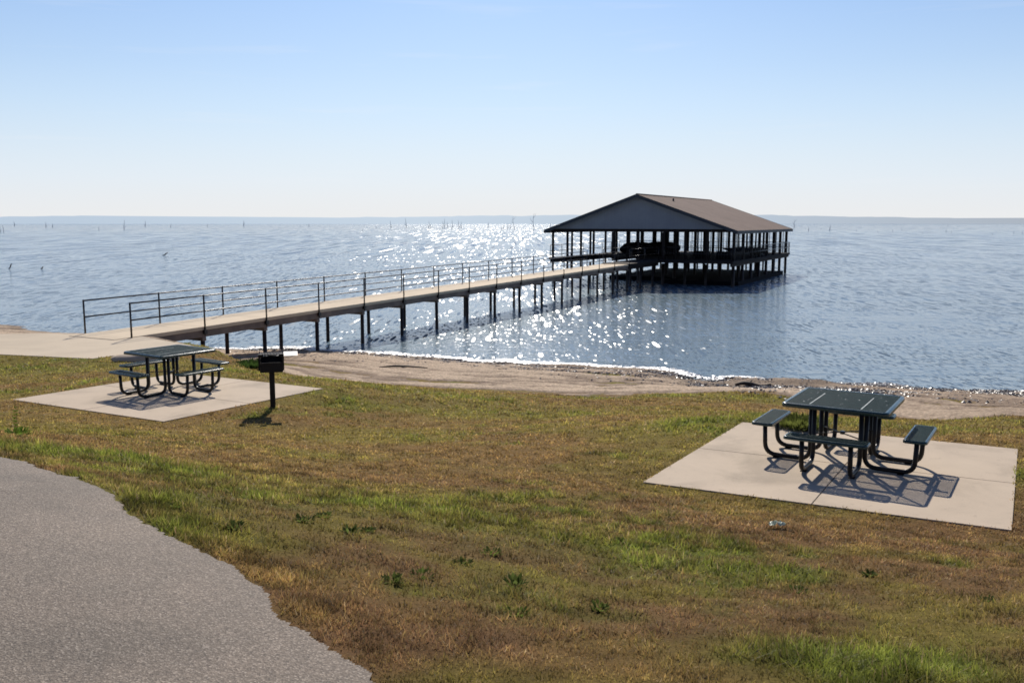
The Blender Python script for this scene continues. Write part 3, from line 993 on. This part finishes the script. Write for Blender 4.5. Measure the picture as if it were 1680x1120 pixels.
# ------------------------------------------------------------------ picnic tables
def rrect(hx, hy, r, n=6):
    out = []
    for cx, cy, a0 in ((hx - r, hy - r, 0), (-hx + r, hy - r, PI / 2), (-hx + r, -hy + r, PI), (hx - r, -hy + r, 1.5 * PI)):
        for k in range(n + 1):
            a = a0 + PI / 2 * k / n
            out.append((cx + r * math.cos(a), cy + r * math.sin(a)))
    return out


def rim_mesh(hx, hy, r, z, drop_, wd):
    """rolled edge: rounded top lip turning down into a skirt"""
    prof = [(-wd, 0.0), (-wd * .35, 0.003), (0, -0.006), (0.004, -0.014), (0.004, -drop_), (-0.006, -drop_)]
    mb = MB(); rings = []
    for off, dz in prof:
        rings.append([(x, y, z + dz) for x, y in rrect(hx + off, hy + off, max(0.01, r + off))])
    m_ = len(rings[0])
    vs = [p for rg in rings for p in rg]
    fs = [(l * m_ + i, (l + 1) * m_ + i, (l + 1) * m_ + (i + 1) % m_, l * m_ + (i + 1) % m_) for l in range(len(rings) - 1) for i in range(m_)]
    mb.add(vs, fs, True)
    return mb


def lattice(hx, hy, r, z, pitch, bw, bh):
    """diamond expanded-metal sheet as crossing flat strands cut to the rounded outline"""
    mb = MB()
    poly = rrect(hx, hy, r)
    def clip(p, d):
        lo, hi = -9, 9
        for i in range(len(poly)):
            a, b = poly[i], poly[(i + 1) % len(poly)]
            nx_, ny_ = (b[1] - a[1]), -(b[0] - a[0])
            num = nx_ * (a[0] - p[0]) + ny_ * (a[1] - p[1]); den = nx_ * d[0] + ny_ * d[1]
            if abs(den) < 1e-9:
                if num < 0: return None
                continue
            t = num / den
            if den > 0: hi = min(hi, t)
            else: lo = max(lo, t)
        return (lo, hi) if hi > lo + 0.01 else None
    for ang, dz in ((math.radians(62), 0), (math.radians(-62), -0.0006)):
        d = (math.cos(ang), math.sin(ang)); nrm = (-d[1], d[0])
        R = math.hypot(hx, hy); k = int(R / pitch) + 1
        for i in range(-k, k + 1):
            p = (nrm[0] * i * pitch, nrm[1] * i * pitch)
            c = clip(p, d)
            if not c: continue
            a, b = c
            mb.beam((p[0] + d[0] * a, p[1] + d[1] * a, z + dz), (p[0] + d[0] * b, p[1] + d[1] * b, z + dz), bw, bh)
    return mb


def picnic_table(loc, rz, label, hidden=False):
    root = empty("picnic_table", loc, rz)
    tag(root, label, "picnic table", "green picnic tables on concrete slabs")
    H, hs = 0.765, 0.60
    top = rim_mesh(hs, hs, 0.07, H, 0.045, 0.042).build("tabletop", M["rim"], root)
    lattice(hs - 0.03, hs - 0.03, 0.05, H - 0.006, 0.024, 0.0046, 0.0068).build("mesh_panel", M["green"], top)
    for s in (-1, 1):
        mb = MB(); mb.box(s * 0.29 - .006, s * 0.29 + .006, -0.50, 0.28, H - 0.003, H + 0.001)
        mb.build("weld_seam", M["drop"], top)
    mb = MB()  # small pale specks strewn over the top
    for i in range(26):
        a, q = random.uniform(-.52, .52), random.uniform(-.52, .52)
        if i < 3: a, q = random.uniform(-.05, .05), random.uniform(-.04, .04)
        rr = random.uniform(.004, .011)
        vs = [(a + rr * math.cos(2 * PI * k / 7) * random.uniform(.6, 1.3), q + rr * math.sin(2 * PI * k / 7) * random.uniform(.6, 1.5), H + 0.002) for k in range(7)]
        mb.add(vs, [tuple(range(7))])
    mb.build("pale_speck", M["drop"], top)["kind"] = "stuff"
    # frame under the top
    fr = MB()
    q = 0.30
    for a, b in (((-q, -q), (q, -q)), ((q, -q), (q, q)), ((q, q), (-q, q)), ((-q, q), (-q, -q))):
        fr.beam((*a, H - 0.055), (*b, H - 0.055), 0.03, 0.05)
    for sx in (-1, 1):
        for sy in (-1, 1):
            fr.beam((sx * 0.28, sy * 0.28, H - 0.025), (sx * 0.55, sy * 0.55, H - 0.025), 0.03, 0.02)
    fr.beam((-0.56, 0, H - 0.025), (0.56, 0, H - 0.025), 0.025, 0.02)
    fr.build("top_frame", M["leg"], root)
    br = MB()
    br.tube([(-0.3, -0.27, 0.36), (0.3, 0.27, 0.36)], 0.008, 8)
    br.tube([(-0.3, 0.27, 0.345), (0.3, -0.27, 0.345)], 0.008, 8)
    br.tube([(0, 0, 0.335), (0, 0, 0.372)], 0.03, 10)
    br.build("cross_brace", M["rod"], root)
    for k in range(4):
        a = k * PI / 2
        ca, sa = math.cos(a), math.sin(a)
        R = lambda x, y, z: (x * ca - y * sa, x * sa + y * ca, z)
        seat = rim_mesh(0.125, 0.46, 0.05, 0.0, 0.034, 0.022).build("seat", M["rim"], root, R(0.87, 0, 0.455))
        seat.rotation_euler.z = a
        lattice(0.105, 0.44, 0.04, -0.005, 0.024, 0.0046, 0.0068).build("mesh_panel", M["green"], seat)
        for s in (-1, 1):
            yy = s * 0.27
            pts = fillet([R(0.32, yy, H - 0.03), R(0.315, yy, 0.035), R(0.86, yy, 0.035), R(0.875, yy, 0.43)], 0.14, 7)
            leg = MB().tube(pts, 0.028, 12).build("leg", M["leg"], root)
            cl = MB()
            p0, p1 = R(0.78, yy, 0.425), R(0.96, yy, 0.425)
            cl.beam(p0, p1, 0.05, 0.008)
            cl.build("bracket", M["leg"], leg)
            cl = MB()
            ft = R(0.72, yy, 0.006)
            cl.box(ft[0] - .035, ft[0] + .035, ft[1] - .035, ft[1] + .035, 0.0005, 0.013)
            cl.build("foot_plate", M["leg"], leg)
    return root


def centre(c): return sum(p[0] for p in c) / 4, sum(p[1] for p in c) / 4


dR = (slabR[1][0] - slabR[0][0], slabR[1][1] - slabR[0][1]); aR = math.atan2(dR[1], dR[0]) - PI / 2
picnic_table((4.05, 10.62, EYE - SLAB_R), aR, "green mesh picnic table on the right slab, the larger nearer one")
dL = (slabL[2][0] - slabL[3][0], slabL[2][1] - slabL[3][1]); aL = math.atan2(dL[1], dL[0]) - PI / 2
xL, yL = at(279, 574.5, SLAB_L - 0.765)
picnic_table((xL, yL, EYE - SLAB_L), aL, "green mesh picnic table on the left slab beside the grill")

# ------------------------------------------------------------------ grill
d = ground_at(448, 668); x, y = at(448, 668, d)
gr = empty("park_grill", (x, y, EYE - d - 0.02), math.radians(14))
tag(gr, "black pedestal charcoal grill with pale side shelf on the lawn", "grill")
MB().box(-.045, .045, -.045, .045, 0, 0.66).build("post", M["iron"], gr, bevel=0.006)
fb = MB()
W_, D_, z0, z1 = 0.19, 0.18, 0.66, 0.93
fb.box(-W_, W_, -D_, D_, z0, z0 + .012)
fb.box(-W_, -W_ + .012, -D_, D_ - .012, z0 + .013, z1); fb.box(W_ - .012, W_, -D_, D_ - .012, z0 + .013, z1)
fb.box(-W_, W_, D_ - .011, D_, z0 + .013, z1)
fb.box(-W_ + .013, W_ - .013, -D_, -D_ + .012, z0 + .013, z0 + .17)
for s in (-1, 1):
    fb.box(s * (W_ + .012) - .012, s * (W_ + .012) + .010, -.12, -.06, z0 + .02, z1 + .03)
fbo = fb.build("firebox", M["iron"], gr, bevel=0.002)
hd = MB()
hd.box(-W_ - .02, -W_ + .05, -D_ - .03, -D_ + .01, z1 - .0, z1 + .05)
hd.build("grate_bracket", M["iron"], gr); hd = MB()
hd.box(W_ - .05, W_ + .02, -D_ - .03, -D_ + .01, z1 - .0, z1 + .05)
hd.build("grate_bracket", M["iron"], gr)
gm = MB()
for i in range(15):
    xx = -0.175 + 0.35 * i / 14
    gm.tube([(xx, -0.17, z1 + .02), (xx, 0.17, z1 + .02)], 0.006, 6)
gm.tube([(-.18, -.17, z1 + .02), (.18, -.17, z1 + .02)], .008, 6); gm.tube([(-.18, .17, z1 + .02), (.18, .17, z1 + .02)], .008, 6)
gto = gm.build("grate", M["iron"], gr)
for s in (-1, 1):
    MB().tube(fillet([(s * .12, -.19, z1 + .02), (s * .12, -.30, z1 + .03), (s * .05, -.30, z1 + .03)], .03), .009, 7).build("handle", M["rod"], gto)
sh = MB()
sh.add([(W_ + .014, -.14, z1 - .005), (W_ + .25, -.14, z1 - .005), (W_ + .25, .12, z1 + .035), (W_ + .014, .12, z1 + .035), (W_ + .014, -.14, z1 + .003), (W_ + .25, -.14, z1 + .003), (W_ + .25, .12, z1 + .043), (W_ + .014, .12, z1 + .043)],
       [(0, 3, 2, 1), (4, 5, 6, 7), (0, 1, 5, 4), (1, 2, 6, 5), (2, 3, 7, 6), (3, 0, 4, 7)])
sh.build("shelf", M["shelf"], gr, bevel=0.002)

# ------------------------------------------------------------------ pier
TH = math.radians(27.55)
SP = 2.9
pier = empty("pier", (0, 0, 0), -TH)     # local x = across (to the right), local y = out along the pier
tag(pier, "long concrete fishing pier with dark pipe railings running to the boathouse", "pier")
DN, DF = -22.6, -24.65                   # near and far edge across
A0 = 18.32
def deckz(a): return 1.60 + (a - A0) / (68 - A0) * 0.46
nb = 15
AE = A0 + SP * nb
mb = MB()
for k in range(nb):
    a0, a1 = A0 - (0.6 if k == 0 else 0) + SP * k, A0 + SP * (k + 1) - 0.015
    z0, z1 = deckz(a0), deckz(a1)
    mb.add([(DF, a0, z0 - .12), (DN, a0, z0 - .12), (DN, a1, z1 - .12), (DF, a1, z1 - .12), (DF, a0, z0), (DN, a0, z0), (DN, a1, z1), (DF, a1, z1)],
           [(0, 3, 2, 1), (4, 5, 6, 7), (0, 1, 5, 4), (1, 2, 6, 5), (2, 3, 7, 6), (3, 0, 4, 7)])
mb.build("deck", M["deck"], pier, bevel=0.006)
for xx in (DN - .09, DF + .09):
    mb = MB(); mb.beam((xx, A0 + 0.2, deckz(A0 + .2) - .24), (xx, AE, deckz(AE) - .24), 0.12, 0.22)
    mb.build("side_beam", M["fascia"], pier)
for side, xx in ((1, DN + 0.03), (-1, DF - 0.03)):
    rl = empty("railing", (0, 0, 0), 0, pier)
    for k in range(nb + 1):
        if k == nb: continue
        a = A0 + SP * k; z = deckz(a)
        mb = MB(); mb.tube([(xx, a, z - (0.30 if k else 0.1)), (xx, a, z + 1.06)], 0.028, 8)
        if k: mb.box(xx - .05, xx + .05, a - .06, a + .06, z - .24, z - .10)
        mb.build("railing_post", M["rail"], rl)
    for hgt in (1.03, 0.52):
        pts = [(xx, A0 + SP * k, deckz(A0 + SP * k) + hgt) for k in range(nb)]
        MB().tube(pts, 0.023, 8).build("rail", M["rail"], rl)
for k in range(1, nb + 1):
    a = A0 + SP * k
    mb = MB(); mb.box(DF + .02, DN - .02, a - .08, a + .08, deckz(a) - .48, deckz(a) - .352)
    mb.build("cross_beam", M["fascia"], pier)
    for xx in (DN - .1, DF + .1):
        mb = MB(); mb.tube([(xx + random.uniform(-.03, .03), a, -2.5), (xx, a, deckz(a) - .34)], 0.075, 12)
        mb.build("pile", M["pile"], pier)

# ------------------------------------------------------------------ boathouse
BH = empty("boathouse", (0, 0, 0), -TH)
tag(BH, "open sided boathouse with slate gable and brown shingle roof standing over the lake", "boathouse")
xR, xL2, aF, aB = -17.0, -32.7, 70.4, 92.0
zD, zE = 2.05, 4.40
xM = (xR + xL2) / 2
zA = EYE + 2.28
ov = 0.45
eL, eR, fF, fB = xL2 - ov, xR + ov, aF - 0.9, aB + 0.7
sl = (zA - zE) / (xM - eL)
# gable walls
for aa in (aF - 0.35, aB + 0.2):
    mb = MB()
    vs = [(eL + .35, aa, zE + .12), (eR - .35, aa, zE + .12), (xM, aa, zA - .16), (eL + .35, aa + .08, zE + .12), (eR - .35, aa + .08, zE + .12), (xM, aa + .08, zA - .16)]
    mb.add(vs, [(0, 1, 2), (5, 4, 3), (0, 3, 4, 1), (1, 4, 5, 2), (2, 5, 3, 0)])
    gw = mb.build("gable_wall", M["siding"], BH)
for s, ex in ((-1, eL), (1, eR)):
    mb = MB()
    t_ = 0.10
    mb.add([(ex, fF, zE), (xM, fF, zA), (xM, fB, zA), (ex, fB, zE), (ex, fF, zE - t_), (xM, fF, zA - t_), (xM, fB, zA - t_), (ex, fB, zE - t_)],
           [(0, 1, 2, 3) if s < 0 else (3, 2, 1, 0), (4, 5, 6, 7), (0, 1, 5, 4), (1, 2, 6, 5), (2, 3, 7, 6), (3, 0, 4, 7)])
    mb.build("roof_slope", M["shingle"], BH)
    # rake boards and eave fascia
    for aa in (fF - .022, fB + .022):
        mb = MB()
        vs = []
        for yy in (aa - .018, aa + .018):
            vs += [(ex - s * 0, yy, zE - .26), (ex, yy, zE + .02), (xM, yy, zA + .02), (xM, yy, zA - .26)]
        mb.add(vs, [(0, 1, 2, 3), (7, 6, 5, 4), (0, 4, 5, 1), (1, 5, 6, 2), (2, 6, 7, 3), (3, 7, 4, 0)])
        mb.build("rake_board", M["trim"], BH)
    MB().box(min(ex, ex + s * .04), max(ex, ex + s * .04), fF, fB, zE - .24, zE + .015).build("eave_fascia", M["trim"], BH)
mb = MB(); mb.tube([(xM, fF + .05, zA + .01), (xM, fB - .05, zA + .01)], 0.07, 6); mb.build("ridge_cap", M["shingle"], BH)
MB().box(xM + 1.2, xM + 1.32, aF + 5, aF + 5.12, zA - 1.0, zA - .22).build("vent_pipe", M["trim"], BH)
# header beams under the eaves
hb = MB()
hb.box(xL2 - .1, xR + .1, aF - .14, aF + .14, zE - .12, zE + .11)
hb.box(xL2 - .1, xR + .1, aB - .14, aB + .14, zE - .12, zE + .11)
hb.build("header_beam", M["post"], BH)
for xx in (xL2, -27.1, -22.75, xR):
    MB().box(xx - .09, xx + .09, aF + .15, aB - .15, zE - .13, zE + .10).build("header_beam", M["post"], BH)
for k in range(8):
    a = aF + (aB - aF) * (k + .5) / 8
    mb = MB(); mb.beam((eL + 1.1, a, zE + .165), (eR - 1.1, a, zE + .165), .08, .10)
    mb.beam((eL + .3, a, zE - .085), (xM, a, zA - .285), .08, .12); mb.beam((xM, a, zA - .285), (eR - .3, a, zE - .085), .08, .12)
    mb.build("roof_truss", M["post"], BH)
# posts standing on piles
lines = [(xR, 8, .11), (xL2, 8, .085), (-27.1, 7, .13), (-22.75, 8, .11)]
for xx, cnt, r in lines:
    for k in range(cnt):
        a = aF + (aB - aF) * k / (cnt - 1)
        MB().box(xx - r, xx + r, a - r, a + r, zD + .002, zE - .13).build("post", M["post"], BH)
        mb = MB(); mb.tube([(xx, a, -2.5), (xx, a, zD - .32)], r * 1.15, 10); mb.build("pile", M["pile"], BH)
for xx in (-19.2, -20.9, -24.9, -29.2, -30.9, -26.0, -30.0, -18.1, -20.0, -21.8, -23.8):
    for a in ((aB,) if xx in (-26.0, -30.0, -18.1, -20.0, -21.8, -23.8) else (aF, aB)):
        MB().box(xx - .07, xx + .07, a - .07, a + .07, zD + .002, zE - .12).build("post", M["post"], BH)
        mb = MB(); mb.tube([(xx, a, -2.5), (xx, a, zD - .32)], .09, 10); mb.build("pile", M["pile"], BH)
for xx in (-18.3, -19.9, -24.8):
    for a in (aF + 7.2, aF + 14.4):
        mb = MB(); mb.tube([(xx, a, -2.5), (xx, a, zD - .32)], .10, 10); mb.build("pile", M["pile"], BH)
# docks
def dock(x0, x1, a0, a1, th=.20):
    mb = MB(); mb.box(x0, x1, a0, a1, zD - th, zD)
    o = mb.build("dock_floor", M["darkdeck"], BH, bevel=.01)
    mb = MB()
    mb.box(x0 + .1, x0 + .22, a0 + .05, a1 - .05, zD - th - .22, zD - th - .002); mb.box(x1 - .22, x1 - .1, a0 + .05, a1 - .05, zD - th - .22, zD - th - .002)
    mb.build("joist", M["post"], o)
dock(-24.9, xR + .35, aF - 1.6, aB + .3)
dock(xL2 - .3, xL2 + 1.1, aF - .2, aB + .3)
dock(DF - .1, DN + .1, AE + .02, aF - 1.61)  # end of the pier in dark planks, painting in the roof's cast shadow
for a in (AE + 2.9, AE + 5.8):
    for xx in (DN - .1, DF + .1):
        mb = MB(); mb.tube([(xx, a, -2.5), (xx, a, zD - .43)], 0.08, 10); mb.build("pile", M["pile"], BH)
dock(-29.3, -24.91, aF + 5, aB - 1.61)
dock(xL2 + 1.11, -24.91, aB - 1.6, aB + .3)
# dark slab added at lake level, standing in for the reflection under the platform
for x0, x1 in ((-29.2, -23.3), (-23.2, xR + .2)):
    MB().box(x0, x1, aF + (1.0 if x0 > -25 else 4.5), aB - 2.0, -.25, .33).build("dark_reflection_slab", M["dark"], BH, bevel=.03)
# railings
def rail_run(p, q, n, balusters=0):
    r_ = empty("railing", (0, 0, 0), 0, BH)
    p, q = Vector(p), Vector(q)
    for k in range(n + 1):
        c = p.lerp(q, k / n)
        MB().tube([c + Vector((0, 0, .003)), c + Vector((0, 0, 1.06))], .028, 7).build("railing_post", M["rail"], r_)
    mb = MB()
    for h in (1.05, .55): mb.tube([p + Vector((0, 0, h)), q + Vector((0, 0, h))], .024, 7)
    mb.build("rail", M["rail"], r_)
    if balusters:
        mb = MB()
        for k in range(balusters):
            c = p.lerp(q, (k + .5) / balusters)
            mb.tube([c + Vector((0, 0, .1)), c + Vector((0, 0, 1.04))], .012, 5)
        mb.build("balusters", M["rail"], r_)
rail_run((xR + .3, aF - 1.2, zD), (xR + .3, aB + .2, zD), 9, 60)
rail_run((xL2 - .25, aF, zD), (xL2 - .25, aB + .2, zD), 9)
rail_run((xL2 - .2, aB + .25, zD), (xR + .2, aB + .25, zD), 8, 60)
rail_run((DF - .02, AE + .2, zD), (DF - .02, aF + 4, zD), 4)
rail_run((DN + .02, AE + .2, zD), (DN + .02, aF - 1.7, zD), 2)
rail_run((-22.2, aF - 1.5, zD), (xR + .2, aF - 1.5, zD), 3, 24)
# slatted screen at the back of the right bay: upright poles
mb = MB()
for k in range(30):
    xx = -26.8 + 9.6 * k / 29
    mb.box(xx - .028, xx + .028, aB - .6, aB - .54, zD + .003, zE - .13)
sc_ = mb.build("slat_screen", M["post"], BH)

# covered boats on the decks / slips (dark bulk under the roof)
def covered_boat(x, a, rz, L, W, hz, label, z=None):
    root = empty("covered_boat", (0, 0, 0), 0)
    root.rotation_euler.z = -TH + rz
    c, s = math.cos(-TH), math.sin(-TH)
    root.location = (x * c - a * s, x * s + a * c, zD if z is None else z)
    n, m_ = 15, 12
    vs = []
    for i in range(n):
        t = i / (n - 1)
        yy = (t - .5) * L
        wd = W / 2 * (1 - max(0, (t - .55) / .45) ** 2.2 * .92)
        kz = .18 + .35 * max(0, (t - .6) / .4) ** 2
        for j in range(m_):
            q = PI * j / (m_ - 1)
            vs.append((wd * math.cos(q), yy, .62 - (.62 - kz) * math.sin(q) ** .7))
    fs = [(i * m_ + j, i * m_ + j + 1, (i + 1) * m_ + j + 1, (i + 1) * m_ + j) for i in range(n - 1) for j in range(m_ - 1)]
    fs.append(tuple(range(m_)))
    MB().add(vs, fs, True).build("hull", M["dark"], root)
    vs = []
    for i in range(n):
        t = i / (n - 1)
        yy = (t - .5) * L * 1.01
        wd = (W / 2 + .03) * (1 - max(0, (t - .55) / .45) ** 2.2 * .92)
        pk = hz * (sstep(0, .12, np.array(t)) * (1 - sstep(.55, 1.0, np.array(t)) * .8)) * (1 + .04 * math.sin(9 * t))
        for j in range(m_):
            q = PI * j / (m_ - 1)
            vs.append((wd * math.cos(q), yy, .60 + float(pk) * math.sin(q) ** .6))
    MB().add(vs, fs, True).build("cover", M["dark"], root)
    mb = MB()
    for yy in (-L * .28, L * .22): mb.box(-W * .42, W * .42, yy - .08, yy + .08, .001, .30)
    mb.build("cradle", M["post"], root)
    return tag(root, label, "boat", "covered boats under the boathouse roof")


covered_boat(-28.0, aF + 9.5, 0.05, 6.5, 2.2, .60, "left one of two black covered boats in the middle of the boathouse")
covered_boat(-25.5, aF + 9.0, 0.0, 6.4, 2.3, .68, "right one of two black covered boats in the middle of the boathouse")
covered_boat(-19.3, aF + 13.5, PI / 2, 4.0, 1.8, .10, "low dark covered boat on the right bay of the boathouse")
# dock box row by the front
def dock_box(x, a, w_, label):
    root = empty("dock_box", (0, 0, 0), -TH)
    c, s = math.cos(-TH), math.sin(-TH)
    root.location = (x * c - a * s, x * s + a * c, zD)
    MB().box(-w_ / 2, w_ / 2, -.3, .3, .002, .55).build("box_body", M["dark"], root, bevel=.02)
    MB().box(-w_ / 2 - .03, w_ / 2 + .03, -.33, .33, .553, .64).build("lid", M["post"], root, bevel=.02)
    return tag(root, label, "dock box", "dock boxes in the boathouse")
dock_box(-18.2, aF + 2.5, 1.5, "long dark dock box at the right front of the boathouse floor")
dock_box(-20.3, aF + 3.0, 1.1, "short dark dock box left of the long one in the boathouse")

# ------------------------------------------------------------------ dead trees in the lake
def snag(px, py, hpx, lean=0.0, forks=2, label=None, group="dead tree snags standing in the lake"):
    yb = max(py, 370.0)
    X0, Y0 = at(px, yb, EYE)
    s = Y0 / F
    H_ = hpx * s
    mb = MB()
    rnd = random.Random(int(px * 7 + py))
    r0 = max(0.42 * s, 0.018 * H_)
    top = Vector((lean * H_, 0, H_))
    pts = [Vector((lean * H_ * t + 0.04 * H_ * math.sin(5 * t + px), 0, -1 + (H_ + 1) * t)) for t in (0, .25, .5, .75, 1)]
    mb.tube(pts, [r0 * 1.3, r0 * 1.05, r0 * .9, r0 * .7, r0 * .35], 6)
    o = empty("dead_tree", (X0, Y0, 0))
    mb.build("trunk", M["snag"], o)
    if forks:
        mb = MB()
        for i in range(forks):
            b = pts[1 + i % 3]
            sd = rnd.choice((-1, 1))
            e = b + Vector((sd * H_ * rnd.uniform(.12, .3), rnd.uniform(-.1, .1) * H_, H_ * rnd.uniform(.18, .4)))
            mb.tube([b, (b + e) / 2 + Vector((sd * .03 * H_, 0, -.02 * H_)), e], [r0 * .6, r0 * .45, r0 * .25], 5)
        mb.build("branch", M["snag"], o)
    return tag(o, label or "thin grey dead tree snag far out in the lake", "dead tree", group if not label else None)


snag(843, 377, 22, -.05, 3, "tall bare snag with side forks, left of the two tallest by the glitter")
snag(875, 377, 26, .03, 3, "tallest bare snag just left of the boathouse roof")
snag(666, 374, 16, .0, 1, "single straight snag left of the snag cluster beyond the glitter")
snag(204, 377, 16, .03, 1, "upright snag with a stump on the left part of the lake")
snag(0.5, 381, 10, .02, 1, "thick dark stub at the far left edge of the lake")
snag(6, 381, 12, -.05, 0, "dark leaning stub second from the left edge of the lake")
snag(1303, 373, 12, .0, 3, "forked snag just right of the boathouse eave")
snag(1361, 378, 9, .1, 2, "short dark leaning snag on the right side of the lake")
for px, py, h in ((24, 371, 8), (75, 373, 9), (86, 373, 6), (162, 378, 6), (238, 372, 10), (280, 373, 6), (340, 372, 4), (400, 371, 9), (507, 372, 5), (508, 389, 2), (595, 379, 3), (617, 375, 4),
                  (641, 374, 12), (703, 375, 12), (706, 374, 7), (727, 375, 12), (729, 374, 15), (734, 374, 10), (741, 375, 14), (753, 375, 14), (757, 374, 10), (801, 373, 8), (826, 376, 9), (833, 376, 10), (838, 375, 7),
                  (823, 377, 5), (903, 373, 7), (1327, 379, 6), (1347, 377, 3), (1405, 379, 3), (1440, 381, 3), (1465, 380, 4), (1480, 378, 3), (1513, 383, 3), (1552, 381, 5), (1561, 382, 4),
                  (1555, 371, 3), (1628, 385, 3), (1663, 383, 4), (1677, 383, 4), (1640, 378, 2)):
    snag(px, py, h, random.uniform(-.15, .15), random.choice((0, 1, 1, 2)) if h > 5 else 0)
# floating branch and twigs nearer in
def twig(px, py, hpx, wpx, label):
    X0, Y0 = at(px, py, EYE); s = Y0 / F
    mb = MB()
    mb.tube([(-wpx * s / 2, 0, -.05), (0, 0, hpx * s * .3), (wpx * s / 2, 0, hpx * s)], [.6 * s, .9 * s, .4 * s], 6)
    mb.tube([(0, 0, hpx * s * .3), (wpx * s * .1, 0, hpx * s * .9)], [.5 * s, .2 * s], 5)
    tag(mb.build("floating_branch", M["wood"], loc=(X0, Y0, 0)), label, "branch")
twig(271, 419, 5, 10, "dark crooked branch floating in the left open water")
twig(17, 441, 9, 6, "thin twig poking from the water near the left edge")
twig(69, 441, 4, 5, "short twig tip in the water right of the left edge twig")

# ------------------------------------------------------------------ render settings
S.view_settings.view_transform = "Standard"
S.view_settings.look = "None"
S.view_settings.exposure = 0
S.view_settings.gamma = 1
S.cycles.use_denoising = True
S.cycles.max_bounces = 6
S.cycles.diffuse_bounces = 3
S.cycles.glossy_bounces = 3
S.cycles.transparent_max_bounces = 6
S.cycles.sample_clamp_direct = 8.0
S.cycles.sample_clamp_indirect = 6
S.cycles.filter_width = 1.7
